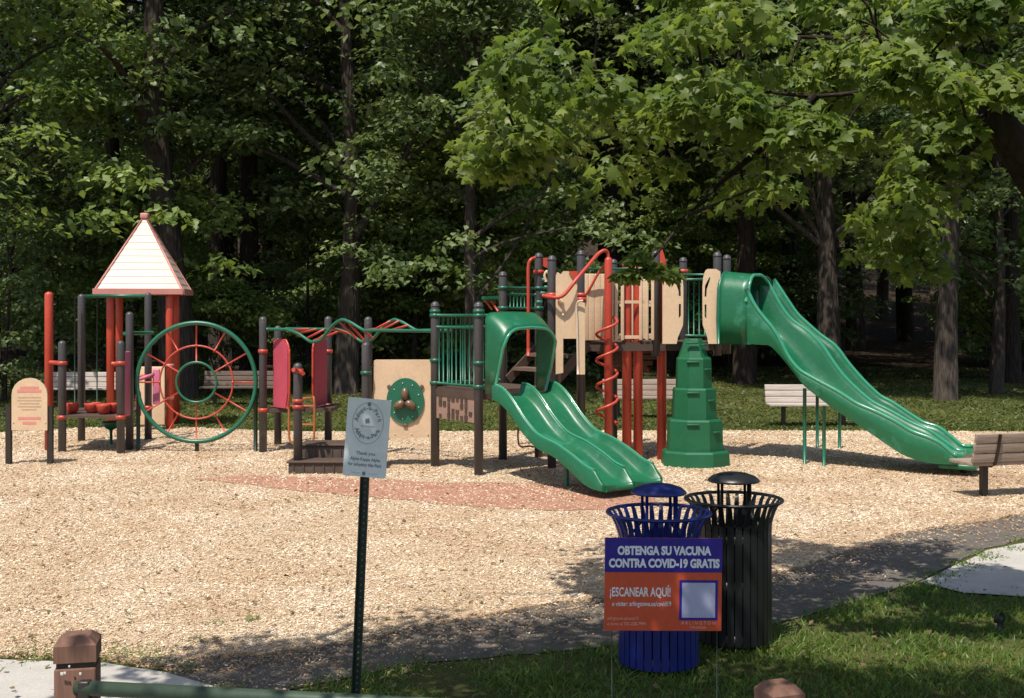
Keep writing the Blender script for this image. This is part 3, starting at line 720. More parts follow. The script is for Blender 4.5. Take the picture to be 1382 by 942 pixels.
# corkscrew climber round the slim red pole
xc, yc = xat(819, 17.55), 17.55; pts = []
for i in range(120):
    a = i / 119 * 2 * math.pi * 4.25; z = .62 + (2.25 - .62) * i / 119; pts.append((xc + .155 * math.cos(a), yc + .155 * math.sin(a), z))
rail(PS, pts, 'red', .021, 'corkscrew_climber')
# bent red arm and brackets
rail(PS, smooth_pts([P(733, 399, 17.2), P(745, 401, 17.05), P(755, 401, 17.0), P(764, 395, 17.0), P(778, 377, 17.05), P(795, 357, 17.25), P(806, 344, 17.45), P(815, 338, 17.5), P(820, 341, 17.55), P(821, 352, 17.55)], 5), 'red', .027, 'bent_arm')
rail(PS, smooth_pts([P(821, 352, 17.55), P(808, 368, 17.6), P(797, 388, 17.65), P(790, 399, 17.7)], 4), 'red', .02, 'bent_arm')
for p, z in ((U1, zat(398, 17.7)), (U1, zat(404, 17.7)), (C, zat(398, 17.25)), (T1, zat(367, 18.5)), (Vb, zat(366, 19.6))): collar(PS, p[0], p[1], z, 'red', .06, PR + .02)
rail(PS, smooth_pts([P(713, 480, 18.3), P(713, 400, 18.3), P(713, 362, 18.3), P(716, 351, 18.3), P(722, 348, 18.35)], 5), 'red', .027, 'red_pipe')
MB().prism([(0, .16), (.16, .16), (.2, .10), (.12, -.02), (0, .03)], .16, frame(P(733, 362, 18.4), (1, 0, 0), (0, 0, 1))).build('red_bracket', 'red', PS)
for px, py in ((735, 378), (738, 388), (733, 396), (745, 381), (728, 408)): MB().box(P(px, py, 17.9), (.10, .09, .06), None, .02).build('clamp', 'green', PS)
rail(PS, smooth_pts([P(737, 380, 17.5), P(735, 372, 17.5), P(738, 366, 17.5), P(741, 372, 17.5), P(741, 382, 17.5), P(745, 388, 17.5), P(749, 383, 17.5)], 4), 'beige', .02, 'hand_rail')
# green bar ladder end behind the low deck
lb = MB().beam(P(652, 402, 19.2), P(680, 401, 19.4), .10, .05).build('ladder_beam', 'green', PS)
for a, b in (((655, 405), (664, 418)), ((662, 405), (672, 420))): MB().tube([P(*a, 19.3), P(*b, 19.3)], .018, 6).build('strut', 'red', PS)
# slatted brown belly under the high deck
for k in range(5):
    y = 466 + 8 * k; ww = 50 - 5.5 * k ** 1.15
    a, b = P(850 - ww, y, 18.55 + .07 * k), P(850 + ww, y, 18.55 + .07 * k); MB().beam(a, b, .045, .075).build('belly_slat', 'tread', PS)
arc = [P(850 - 26 + 52 * t, 500 - 16 * math.sin(math.pi * t), 19.2) for t in [i / 10 for i in range(11)]]
rail(PS, arc, 'red', .03, 'arch_brace')
rail(PS, smooth_pts([P(700, 566, 18.0), P(700, 600, 18.0), P(714, 602, 18.0), P(728, 600, 18.0), P(728, 566, 18.0)], 3), 'orange', .014, 'loop_ladder')

# stepped green climber -----------------------------------------------------------
cc = Vector((xat(933, 18.0), 17.62)); cl_ = None
tiers = [(.49, .42, -.05, .24), (.40, .36, .24, .70), (.315, .30, .70, 1.16), (.255, .25, 1.16, 1.61), (.215, .21, 1.61, 1.89)]
crk = random.Random(11)
for k, (wx, wy, z0, z1) in enumerate(tiers):
    def octa(w, y, sft, tp):
        c = .42; return [Vector((cc.x + w * a * tp, cc.y + y * b * tp + sft, 0)) for a, b in ((-1, -c), (-c, -1), (c, -1), (1, -c), (1, c), (c, 1), (-c, 1), (-1, c))]
    mb = MB(); top = .97 if k < 4 else .62
    lo_, hi_ = octa(wx, wy, .05 * k, 1.0), octa(wx, wy, .05 * k, top)
    hm = octa(wx, wy, .05 * k, top - .05)
    vs = [(q.x, q.y, z0) for q in lo_] + [(q.x, q.y, z1 - .025) for q in hi_] + [(q.x, q.y, z1) for q in hm]
    fs = [(i, (i + 1) % 8, 8 + (i + 1) % 8, 8 + i) for i in range(8)] + [(8 + i, 8 + (i + 1) % 8, 16 + (i + 1) % 8, 16 + i) for i in range(8)] + [tuple(16 + i for i in range(8))]
    mb.add(vs, fs)
    if cl_ is None: cl_ = mb.build('stepped_climber', 'climb_green', PS)
    else: mb.build('climber_tier', 'climb_green', cl_)
    if k:
        MB().box((cc.x + wx * .70, cc.y - wy * .72 + .05 * k, (z0 + z1) / 2 + .05), (.14, .05, .03), Matrix.Rotation(.75, 3, 'Z'), .01).build('foothold', 'climb_green', cl_)
        MB().box((cc.x - wx * .2, cc.y - wy * 1.0 + .05 * k, z1 - .06), (.18, .05, .03), None, .01).build('foothold', 'climb_green', cl_)

# tall wave slide with hood ---------------------------------------------------------
S0, S1 = Vector((3.22, 18.02)), Vector((6.12, 16.30)); SD = (S1 - S0); SN = Vector((-SD.y, SD.x)).normalized(); SN = SN if SN.y > 0 else -SN
def t_of(px, off):
    k = (px - 691) / F; a = S0 + SN * off; return (a.y * k - a.x) / (SD.x - SD.y * k)
def tab(pts, off):
    out = []
    for px, py in pts:
        t = t_of(px, off); dd = (S0 + SN * off + SD * t).y; out.append((t, zat(py, dd)))
    return sorted(out)
LW = .62
nearT = tab([(1008, 386), (1014, 406), (1029, 427), (1044, 444), (1055, 462), (1062, 480), (1078, 500), (1101, 513), (1131, 529), (1157, 546), (1184, 557), (1210, 570), (1230, 583), (1256, 592), (1272, 600), (1292, 619)], 0)
ridgeT = tab([(1020, 371), (1031, 374), (1042, 392), (1054, 415), (1068, 433), (1091, 448), (1111, 468), (1121, 485), (1138, 508), (1157, 527), (1177, 544), (1200, 555), (1230, 572), (1256, 583), (1276, 598), (1300, 615)], LW)
farT = tab([(1040, 372), (1075, 425), (1105, 452), (1128, 468), (1144, 491), (1164, 514), (1187, 536), (1204, 544), (1223, 557), (1246, 572), (1266, 577), (1286, 593), (1309, 612)], 2 * LW)
botT = tab([(980, 463), (1039, 465), (1059, 487), (1085, 521), (1124, 551), (1174, 584), (1216, 613), (1243, 623), (1262, 626), (1300, 628)], 0)
tE = max(t for t, _ in nearT)
def clampi(tb, t): return smooth_interp(tb, min(tb[-1][0], max(tb[0][0], t)), .018)
tH = nearT[0][0]
def bigsec(t):
    c = S0 + SD * t; zb = clampi(botT, t); zn, zr, zf = clampi(nearT, t), clampi(ridgeT, t), clampi(farT, t)
    fl = zb + .05; zn, zr, zf = max(zn, fl + .06), max(zr, fl + .08), max(zf, fl + .06)
    def lane(u0, u1, za, zb_):
        w = u1 - u0
        return [(u0 + w * f, fl + ((za if f < .5 else zb_) - fl) * h) for f, h in ((0, 1), (.035, .82), (.07, .5), (.12, .22), (.20, .06), (.35, .0), (.65, .0), (.80, .06), (.88, .22), (.93, .5), (.965, .82), (1, 1))]
    prof = [(-.01, zb), (-.045, zb + (zn - zb) * .5), (-.04, zn - .02), (-.02, zn)]
    prof += lane(.01, LW - .03, zn, zr) + [(LW, zr + .012)] + lane(LW + .03, 2 * LW - .01, zr, zf)
    prof += [(2 * LW + .02, zf), (2 * LW + .04, zf - .02), (2 * LW + .03, zb), (LW, zb - .03), (-.01, zb)]
    return [V2(c + SN * u, z) for u, z in prof]
ts = [tH + (tE - tH) * i / 64 for i in range(65)]
rows = [bigsec(t) for t in ts]; mb = MB(); mb.grid(rows, True)
n = len(rows[0]) - 1; mb.add(rows[-1][:-1], [tuple(range(n))])
ws = mb.build('wave_slide', 'slide_green', PS); ws['label'] = 'tall green wave slide with hooded entrance'
for off, tb in ((-.02, nearT), (LW, ridgeT), (2 * LW + .02, farT)):
    pts = []
    for t in ts:
        c = S0 + SD * t + SN * off; pts.append(V2(c, max(clampi(tb, t), clampi(botT, t) + .12) + .012))
    MB().tube(pts, .031, 8).build('rim', 'rim_green', ws)
# entrance hood: a rounded shell over both lanes
hs = []
def hood_sec(t, k):
    c = S0 + SD * t; zb = clampi(botT, t) - .005; zt = 2.90 - .05 * k; w0, w1 = -.04, LW + .02
    pts = [(w0 - .0, zb), (w0 - .03, zb + .35), (w0 - .01, zt - .42)]
    pts += [(LW / 2 - (LW / 2 + .04) * math.cos(a), zt - .36 + .36 * math.sin(a)) for a in [math.pi * i / 12 for i in range(13)]]
    pts += [(w1, zt - .42), (w1 + .02, zb + .35), (w1, zb)]
    return [c + SN * u for u, z in pts], [z for u, z in pts]
tTop = t_of(1040, LW); edge = []
for k in range(15):
    if k < 7: t = -.02 + (tH + .02) * k / 6; cut = -1
    else: q = (k - 6) / 8; t = tH + (tTop - tH) * q; cut = -.05 + (LW + .02) * q ** .8
    xy, z = hood_sec(t, min(1, k / 7)); row = [V2(a, b) for a, b in zip(xy, z)]
    if cut > -1:                                          # the mouth is cut back on the near side
        us = [(Vector((q_.x, q_.y)) - (S0 + SD * t)).dot(SN) for q_ in row]
        j0 = 3 + next((j for j, u in enumerate(us[3:16]) if u >= cut), 12); row = [row[j0]] * j0 + row[j0:]; edge.append(row[0])
    hs.append(row)
mb = MB(); mb.grid(hs, True); hd = mb.build('slide_hood', 'slide_green', PS); so_ = hd.modifiers.new('thick', 'SOLIDIFY'); so_.thickness = .025; so_.offset = 0
MB().tube(smooth_pts([hs[6][2]] + edge[::2], 3), .028, 8).build('hood_rim', 'rim_green', hd)
MB().tube(hs[0], .03, 7).build('hood_flange', 'green', hd)
hs2 = [[q + V2(SN * LW, -.02) for q in r_] for r_ in hs[:7]]
mb = MB(); mb.grid(hs2, True); hd2 = mb.build('slide_hood', 'slide_green', PS); so_ = hd2.modifiers.new('thick', 'SOLIDIFY'); so_.thickness = .03; so_.offset = 0
c0 = S0 + SD * -.02; mb = MB(); mb.add([V2(c0 + SN * u, z) for u, z in ((-.02, 1.80), (2 * LW, 1.80))] + [V2(S0 + SD * (tH + .02) + SN * u, 1.80) for u in (2 * LW, -.02)], [(0, 1, 2, 3)])
fo = mb.build('slide_entry_floor', 'slide_green', hd); so_ = fo.modifiers.new('thick', 'SOLIDIFY'); so_.thickness = .04
for px, py, top in ((1086, 628, 524), (1112, 631, 548), (1103, 606, 530), (1133, 607, 548)):
    g = G(px, py); MB().tube([(g.x, g.y, -.1), (g.x, g.y, zat(top, g.y))], .028, 8).build('slide_support', 'green', PS)
g = S1 + SN * .45; MB().tube([V2(g, -.1), V2(g, .16)], .045, 8).build('slide_support', 'post_green', PS)
MB().box((g.x - .02, g.y + .0, .15), (.5, .75, .08), Matrix.Rotation(math.atan2(SD.y, SD.x), 3, 'Z'), .03).build('slide_foot', 'slide_green', PS)

# ================================================================== other play equipment
RT = thing('roofed_tower', 'small play tower with pointed beige roof on four red posts', 'play tower', (-7.3, 23.5, 0))
f1, f2 = Vector((xat(149, 23.0), 23.0)), Vector((xat(229, 23.0), 23.0)); bk = Vector((-.20, 1.13))
for q in (f1, f2, f1 + bk, f2 + bk): post(RT, q.x, q.y, 2.72, material='red', r=.075)
rc = (f1 + f2 + bk) / 2 + Vector((.02, 0)); ux = Vector((1, .16)).normalized(); uy = Vector((-.16, 1)).normalized()
def rp(a, b, z): q = rc + ux * a + uy * b; return Vector((q.x, q.y, z))
E0, ZE, ZA, NT = .80, 2.70, 4.20, 11
roof = None
for side in range(4):
    ang = [(0, -1), (1, 0), (0, 1), (-1, 0)][side]; tang = (-ang[1], ang[0])
    mb = MB()
    for k in range(NT):                                   # lapped boards, each a little proud of the one above
        t0, t1 = k / NT, (k + 1) / NT
        for (ta, tb, pa, pb) in ((t0, t1, .010, .002), (t0, t0, .010, .0)):
            h0 = E0 * (1 - ta); h1 = E0 * (1 - tb)
            def pt(h, s, t, pr): return rp(ang[0] * (h + pr) + tang[0] * h * s, ang[1] * (h + pr) + tang[1] * h * s, ZE + (ZA - ZE) * t)
            if ta != tb: mb.add([pt(h0, -1, ta, pa), pt(h0, 1, ta, pa), pt(h1, 1, tb, pb), pt(h1, -1, tb, pb)], [(0, 1, 2, 3)])
            else: mb.add([pt(h0, -1, ta, pb), pt(h0, 1, ta, pb), pt(h0, 1, ta, pa), pt(h0, -1, ta, pa)], [(0, 1, 2, 3)])
    if roof is None: roof = mb.build('roof', 'roof_beige', RT)
    else: mb.build('roof_face', 'roof_beige', roof)
for a, b in ((-1, -1), (1, -1), (1, 1), (-1, 1)):
    MB().tube([rp(a * E0 * 1.02, b * E0 * 1.02, ZE), rp(0, 0, ZA + .01)], .022, 6).build('hip_trim', 'roof_trim', roof)
for a, b, c, d_ in ((-1, -1, 1, -1), (1, -1, 1, 1), (1, 1, -1, 1), (-1, 1, -1, -1)):
    MB().beam(rp(a * E0 * 1.03, b * E0 * 1.03, ZE - .02), rp(c * E0 * 1.03, d_ * E0 * 1.03, ZE - .02), .05, .11).build('fascia', 'roof_trim', roof)
MB().box(rp(0, 0, ZA - .01), (.16, .16, .12), None, .03).build('finial', 'roof_trim', roof)
MB().box(P(205, 534, 22.8), (.50, .04, 1.12), None, .015).build('wall_panel', 'beige', RT)
for z in (.62, 1.25): collar(RT, f2.x, f2.y, z, 'roof_trim', .06, .085)
rail(RT, [Vector((f1.x, f1.y, 1.2)), Vector((f1.x + bk.x, f1.y + bk.y, 1.2))], 'red', .02)

AS = thing('activity_station', 'charcoal post play station with red drum bowls beside the arched notice', 'play equipment', (-6.9, 20, 0))
S = {84: (19.2, 460), 163: (19.0, 460), 175: (19.55, 421), 110: (20.8, 397), 200: (21.1, 395)}
for px, (d, t) in S.items(): post(AS, xat(px, d), d, zat(t, d))
post(AS, xat(66, 19.5), 19.5, zat(394, 19.5), material='red', r=.068, name='red_post')
for px in (84, 163):
    for y in (490, 563): d = S[px][0]; collar(AS, xat(px, d), d, zat(y, d), 'red', .06)
rail(AS, [P(66, 489, 19.5), P(84, 490, 19.2)], 'red', .035); rail(AS, [P(152, 491, 19.1), P(163, 491, 19.0)], 'red', .035)
tb = MB(); tb.prism([(xat(84, 19.2), 19.15), (xat(163, 19.0), 18.95), (xat(196, 21.0), 20.9), (xat(112, 20.8), 20.7)], .035, Matrix.Translation((0, 0, .60))); tb = tb.build('table_top', 'deck', AS)
for px, w, d in ((97, .11, 19.5), (125, .13, 19.6), (140, .11, 19.35), (152, .09, 19.5)):
    MB().lathe([(w * .55, 0), (w * .9, .05), (w * 1.05, .13), (w * 1.08, .165), (w * .98, .17), (w * .9, .13)], (xat(px, d), d, .618), 18).build('drum_bowl', 'red', AS)
rail(AS, [P(112, 400, 20.8), P(200, 399, 21.1)], 'green', .032); rail(AS, [P(168, 450, 19.5), P(206, 449, 20.9)], 'green', .032)
for px, d in ((131, 20.85), (101, 20.6)): rail(AS, [P(px, 401, d), P(px, 556, d)], 'post_green', .012, 'hanging_rod')
MB().lathe([(.02, -.28), (.025, -.1), (.09, -.06), (.15, 0), (.16, .05), (.14, .06)], P(150, 573, 20.2), 16).build('stool', 'green', AS)
MB().tube([P(150, 573, 20.2) + Vector((0, 0, -.15)), Vector((P(150, 573, 20.2).x, 20.2, -.1))], .025, 8).build('stool_leg', 'green', AS)
MB().box(P(170.5, 518, 19.2), (.05, .30, 1.05), None, .02).build('edge_panel', 'pink', AS)
MB().box(P(211, 522, 20.9), (.13, .04, .62), None, .02).build('edge_panel', 'pink', AS)
MB().box(P(187, 545, 20.6), (.09, .04, .42), None, .02).build('edge_panel', 'pink', AS)
hub = MB().lathe([(.10, -.03), (.13, 0), (.10, .03)], P(198, 508, 20.9), 16).build('steering_hub', 'red', AS)
rail(AS, [P(188, 512, 20.7), P(208, 505, 20.7)], 'pink', .03, 'handle'); collar(AS, xat(200, 21.1), 21.1, zat(550, 21.1), 'red', .07)

WC = thing('wheel_climber', 'round green wheel climber with red spokes standing on the wood chips', 'climber', (-5.13, 19.27, 0))
wx, wy, wz_ = -5.13, 19.27, 1.146
def ring(r, rt, n=48): return MB().tube([(wx + r * math.cos(2 * math.pi * i / n), wy, wz_ + r * math.sin(2 * math.pi * i / n)) for i in range(n)], rt, 8, True)
ring(.965, .036, 64).build('outer_ring', 'green', WC); ring(.595, .015).build('middle_ring', 'red', WC); ring(.325, .020).build('inner_ring', 'green', WC)
for k in range(12):
    a = 2 * math.pi * k / 12; r0 = .325 if k % 2 == 1 else .595
    if k in (3, 9): r0 = .325
    MB().tube([(wx + r * math.cos(a), wy, wz_ + r * math.sin(a)) for r in (r0, .95)], .013, 6).build('spoke', 'red', WC)
    MB().box((wx + .595 * math.cos(a), wy - .01, wz_ + .595 * math.sin(a)), (.04, .045, .04), None, .015).build('clamp', 'red', WC)
for x, z in ((wx, .20), (wx - .955, 1.0), (wx + .955, .95)): MB().tube([(x, wy + .03, -.1), (x, wy + .03, z)], .034, 8).build('leg', 'post_green', WC)

# ================================================================== notices
NB = thing('arched_notice', 'tan arch-topped notice board on two dark posts at the left edge', 'sign', tuple(G(42, 628)))
d = 17.7; fm = frame(P(42, 545, d) + Vector((0, -.05, 0)), (1, .0, 0), (0, 0, 1))
poly = [(-.265, -.39), (.265, -.39), (.265, .14)] + [(.265 * math.cos(a), .14 + .25 * math.sin(a)) for a in [math.pi * i / 10 for i in range(1, 10)]] + [(-.265, .14)]
bd = MB().prism(poly, .03, fm).build('board', 'beige', NB)
for px in (12, 68): MB().beam((xat(px, d), d, -.15), (xat(px, d), d, zat(548, d)), .075, .075, Vector((0, 1, 0))).build('post', 'dark_metal', NB)
def lines(fm, rows, parent, dz=.0165):
    for x, y, w, h, m_ in rows: MB().box(fm @ Vector((x, y, dz)), (w, .002, h)).build('print_line', m_, parent)
lines(fm, [(0, .245, .28, .035, 'print_red'), (0, .195, .36, .045, 'print_red')] + [(0, .10 - .045 * i, (.34, .36, .30, .35, .22)[i], .016, 'print_tan') for i in range(5)] + [(0, -.21, .34, .04, 'print_red'), (0, -.28, .20, .04, 'print_red')], bd)
for x in (-.24, .24): MB().box(fm @ Vector((x, -.27, .02)), (.02, .01, .02), None, .003).build('bolt', 'chalk', bd)

def put_text(me, fm, x, y, dz, material, parent, name='lettering', rot=0.0):
    root = parent
    while root.parent: root = root.parent
    me.materials.clear(); me.materials.append(M[material])
    m = Matrix.Translation(-root.location) @ fm @ Matrix.Translation((x, y, dz)) @ Matrix.Rotation(rot, 4, 'Z')
    me.transform(m); o = bpy.data.objects.new(name, me); COL.objects.link(o); o.parent = parent; return o
# adoption sign on the punched green post: leaning a little
ds_ = 6.9; base = Vector((xat(479, ds_), ds_, 0)); topp = P(496, 550, ds_)
AD = thing('adoption_sign', 'white rectangular park adoption sign on a punched dark green post', 'sign', tuple(base))
ax = (topp - base).normalized()
pm = MB(); pm.beam(base - ax * .2 + Vector((0, .03, 0)), topp + Vector((0, .03, 0)), .012, .045, Vector((1, 0, 0)))
po = pm.build('post', 'post_green', AD)
for s in (-.018, .018):
    off = Vector((s * 1.25, .012, 0)); MB().beam(base - ax * .2 + off, topp + off, .02, .008, Vector((1, 0, 0))).build('post_flange', 'post_green', po)
hm = MB().box((0, 0, 0), (.011, .004, .011)).mesh('post_hole'); hm.materials.append(M['hole'])
L = (topp - base).length
for i in range(int(L / .036)):
    q = base + ax * (.02 + .036 * i) + Vector((.004, .021, 0)) - base; inst('post_hole', hm, po, Matrix.Translation(q))
xs_ = Vector((.975, .0, -.075)).normalized()
up_ = Vector((.065, .0, 1))
fm = frame(P(495.5, 590.5, ds_) + Vector((0, -.012, 0)), xs_ + Vector((0, -.12, 0)), up_)
hw, hh = .128, .228
pl = MB().prism(rrect(hw, hh, .012), .004, fm).build('plate', 'sign_white', AD)
def ring_flat(cx, cy, rx, ry, w, material, n=48):
    mb = MB(); vs = []; fs = []
    for i in range(n):
        a = 2 * math.pi * i / n
        for k in (1, 0): vs.append(fm @ Vector((cx + (rx - w * k) * math.cos(a), cy + (ry - w * k) * math.sin(a), .0028)))
    for i in range(n): j = (i + 1) % n; fs.append((2 * i, 2 * j + 0, 2 * j + 1, 2 * i + 1)[::-1])
    mb.add(vs, fs); return mb.build('printed_ring', material, pl)
ring_flat(0, .085, .094, .122, .005, 'ink_soft')
def arc_text(txt, cx, cy, rx, ry, a0, a1, size, inward):
    n = len(txt)
    for i, ch in enumerate(txt):
        if ch == ' ': continue
        a = R(a0 + (a1 - a0) * (i / (n - 1))); x, y = cx + rx * math.cos(a), cy + ry * math.sin(a)
        tang = math.atan2(ry * math.cos(a), -rx * math.sin(a)); rot = tang + (0 if inward else math.pi)
        put_text(text_mesh(ch, size, .03), fm, x, y, .003, 'sign_ink', pl, 'letter', rot)
arc_text('Adopt-a-Park', 0, .085, .070, .088, 168, 14, .034, False)
arc_text('Adopt-a-Park', 0, .085, .074, .082, 212, 330, .034, True)
put_text(text_mesh('\u2767', .001), fm, 0, 0, .003, 'sign_ink', pl) if False else None
for cx, cy, s in ((.0, .195, .011), (-.004, .098, .014), (-.002, -.208, .010)):     # little leaf marks
    mb = MB()
    for k in range(4):
        a = R(45 + 90 * k + 12); c_ = Vector((cx + s * .6 * math.cos(a), cy + s * .6 * math.sin(a)))
        mb.add([fm @ Vector((c_.x + s * .55 * math.cos(a + b), c_.y + s * .75 * math.sin(a + b), .0032)) for b in [math.pi * j / 4 for j in range(8)]], [tuple(range(8))])
    mb.build('emblem', 'sign_ink', pl)
put_text(text_mesh('ARLINGTON', .013, .02, 1.2), fm, 0, .066, .003, 'ink_soft', pl)
put_text(text_mesh('Thank you', .027, .02), fm, .0, -.092, .003, 'sign_ink', pl)
put_text(text_mesh('Alpha Kappa Alpha', .027, .02, sx=.86), fm, .0, -.126, .003, 'sign_ink', pl)
put_text(text_mesh('for adopting this Park', .027, .02, sx=.84), fm, .0, -.158, .003, 'sign_ink', pl)
for sx_ in (-1, 1): MB().beam(fm @ Vector((sx_ * .022, -.207, .003)), fm @ Vector((sx_ * .075, -.207, .003)), .002, .002).build('printed_rule', 'ink_soft', pl)

# vaccine yard sign
dv = 6.55; YS = thing('yard_sign', 'blue and orange Spanish vaccine yard sign on wire stakes before the blue bin', 'sign', (xat(895, dv), dv, 0))
fm = frame(P(895, 788.5, dv), (1, .03, -.012), (.012, 0, 1)); k = dv / F
hw, hh = 79.5 * k, 62.5 * k
bd = MB().prism([(-hw, -hh), (hw, -hh), (hw, hh), (-hw, hh)], .006, fm).build('board', 'print_orange', YS)
MB().prism([(-hw, hh - 46 * k), (hw, hh - 46 * k), (hw, hh), (-hw, hh)], .0025, fm @ Matrix.Translation((0, 0, .0045))).build('blue_band', 'print_blue', bd)
def sxy(px, py): return (px - 895) * k, -(py - 788.5) * k
def vt(t, px, py, cap, wpx, m_='print_white', bold=.05, dz=.0062):
    me = text_mesh(t, cap * k * 1.42, bold); xsv = [v.co.x for v in me.vertices]; s = wpx * k / (max(xsv) - min(xsv)); c_ = (max(xsv) + min(xsv)) / 2
    for v in me.vertices: v.co.x = (v.co.x - c_) * s
    x, y = sxy(px, py); return put_text(me, fm, x, y, dz, m_, bd)
vt('OBTENGA SU VACUNA', 896, 743.5, 11, 127); vt('CONTRA COVID-19 GRATIS', 896, 760.5, 11, 150)
vt('\u00a1ESCANEAR AQU\u00cd!', 864, 799.5, 12, 82, 'print_white', .02, .0042); vt('o visitar: arlingtonva.us/covid19', 866, 815, 6.5, 80, 'print_white', .01, .0042)
vt('arlingtonva.us/covid19', 841, 834.5, 4.5, 42, 'print_pale', .0, .0042); vt('o llame al 703-228-7999', 846, 842, 4.5, 52, 'print_pale', .0, .0042)
vt('A R L I N G T O N', 943, 840.5, 4.5, 46, 'print_pale', .0, .0042); vt('VIRGINIA', 943, 846.5, 3, 22, 'print_pale', .0, .0042)
cx, cy = sxy(943, 809.5)
MB().prism([(-26 * k, -27 * k), (26 * k, -27 * k), (26 * k, 27 * k), (-26 * k, 27 * k)], .0025, fm @ Matrix.Translation((cx, cy, .0045))).build('printed_square', 'print_blue', bd)
MB().prism([(-22.5 * k, -23.5 * k), (22.5 * k, -23.5 * k), (22.5 * k, 23.5 * k), (-22.5 * k, 23.5 * k)], .0025, fm @ Matrix.Translation((cx, cy, .0062))).build('printed_square', mat('print_lilac', (0.42, 0.42, 0.58), 0.5, 0.05, 3), bd)
for px in (826, 968): MB().tube([(xat(px, dv), dv + .012, -.1), (xat(px, dv), dv + .012, zat(735, dv))], .0026, 6).build('wire_stake', 'wire', YS)

# ================================================================== litter bins
def make_bin(mname, label, loc, rz):
    t = thing('litter_bin', label, 'litter bin', loc, rz, 'slatted steel litter bins')
    prof = [(.258, .045), (.258, .40), (.258, .80), (.262, .855), (.280, .915), (.303, .965), (.328, 1.0)]
    w, th = .046, .007; mb = MB(); rows = []
    for i, (r, z) in enumerate(prof):
        ww = w * (1.0 if i < 3 else 1.0 - .13 * (i - 2))
        rows.append([Vector((r, -ww / 2, z)), Vector((r, ww / 2, z)), Vector((r - th, ww / 2, z + (.003 if i > 4 else 0))), Vector((r - th, -ww / 2, z + (.003 if i > 4 else 0))), Vector((r, -ww / 2, z))])
    mb.grid(rows, False, True); sl_ = mb.mesh('slat'); sl_.materials.append(M[mname])
    L = thing  # noqa
    for i in range(30): inst('slat', sl_, t, Matrix.Rotation(2 * math.pi * i / 30, 4, 'Z'))
    def rg(r, z, rt, name='ring', flat=None):
        mb = MB(); n = 40
        if flat: mb.lathe([(r, z - flat), (r, z + flat), (r - .008, z + flat), (r - .008, z - flat)], (0, 0, 0), n)
        else: mb.tube([(r * math.cos(2 * math.pi * i / n), r * math.sin(2 * math.pi * i / n), z) for i in range(n)], rt, 8, True)
        me = mb.mesh(name); me.materials.append(M[mname]); inst(name, me, t, Matrix.Identity(4))
    rg(.331, 1.0, .012, 'rim_ring'); 
    for z in (.09, .45, .76):
        mb = MB(); n = 40; rows = [[Vector((r * math.cos(2 * math.pi * i / n), r * math.sin(2 * math.pi * i / n), z + dz)) for i in range(n + 1)] for r, dz in ((.250, -.025), (.250, .025), (.243, .025), (.243, -.025), (.250, -.025))]
        mb.grid(rows, True); me = mb.mesh('band'); me.materials.append(M[mname]); inst('band', me, t, Matrix.Identity(4))
    mb = MB(); n = 28; rows = [[Vector((r * math.cos(2 * math.pi * i / n), r * math.sin(2 * math.pi * i / n), z)) for i in range(n + 1)] for r, z in ((0.01, .06), (.22, .06), (.235, .70), (.225, .70), (.21, .08), (.01, .08))]
    mb.grid(rows, True); me = mb.mesh('liner'); me.materials.append(M['liner']); inst('liner', me, t, Matrix.Identity(4))
    me = MB().lathe([(.172, 1.122), (.180, 1.127), (.176, 1.138), (.150, 1.160), (.10, 1.178), (.05, 1.187), (.01, 1.19)], (0, 0, 0), 28).mesh('bonnet'); me.materials.append(M[mname]); inst('bonnet', me, t, Matrix.Identity(4))
    for k in range(4):
        a = R(40 + 90 * k); r_ = .13; w_ = .010 if k != 3 else .016
        me = MB().tube([(.25 * math.cos(a), .25 * math.sin(a), .80), (r_ * math.cos(a), r_ * math.sin(a), .93), (r_ * math.cos(a), r_ * math.sin(a), 1.125)], w_, 8).mesh('bonnet_rod'); me.materials.append(M[mname]); inst('bonnet_rod', me, t, Matrix.Identity(4))
    return t
make_bin('blue_metal', 'blue slatted steel litter bin with domed lid behind the yard sign', (xat(889, 7.66), 7.66, 0), R(8))
make_bin('black_metal', 'black slatted steel litter bin with domed lid', (xat(990, 8.2), 8.2, 0), R(3))

# ================================================================== benches
def make_bench(pm, label, loc, rz, length=1.83):
    t = thing('park_bench', label, 'bench', loc, rz, 'plank benches round the play area')
    def pc_(name, mb, m_): me = mb.mesh(name); me.materials.append(M[m_]); return inst(name, me, t, Matrix.Identity(4))
    for i in range(3): pc_('seat_plank', MB().box((0, -.12 + .155 * i, .44), (length, .142, .045), None, .008), pm)
    th = R(12); rot = Matrix.Rotation(-th, 3, 'X')
    for i in range(3): pc_('back_plank', MB().box((0, .27 + .030 * i, .52 + .122 * i), (length, .042, .113), rot, .008), pm)
    for s in (-.6, .6):
        pc_('leg', MB().beam((s, .06, -.1), (s, .06, .40), .075, .075, Vector((0, 1, 0))), 'dark_metal')
        pc_('bracket', MB().tube([(s, -.2, .405), (s, .20, .405), (s, .275, .44), (s, .335, .62), (s, .378, .81)], .020, 6), 'dark_metal')
    return t
make_bench('bench_grey', 'pale plank bench on the grass beyond the tall slide', (xat(1092, 24.0), 23.6, 0), R(0))
make_bench('bench_tan', 'grey plank bench in the shade behind the red tower posts', (xat(872, 25.5), 25.5, 0), R(0))  # tan instead of grey planks: dimness of the shade carried by the colour
make_bench('bench_shaded', 'shaded plank bench seen through the round wheel climber', (xat(322, 29), 29.0, 0), R(0))
make_bench('bench_grey', 'pale plank bench far behind the red drum bowls', (xat(112, 28.5), 28.5, 0), R(0))
make_bench('bench_tan', 'tan plank bench at the right edge near the foot of the tall slide', (xat(1323, 14.6) + .62, 14.85, 0), R(180 + 15))

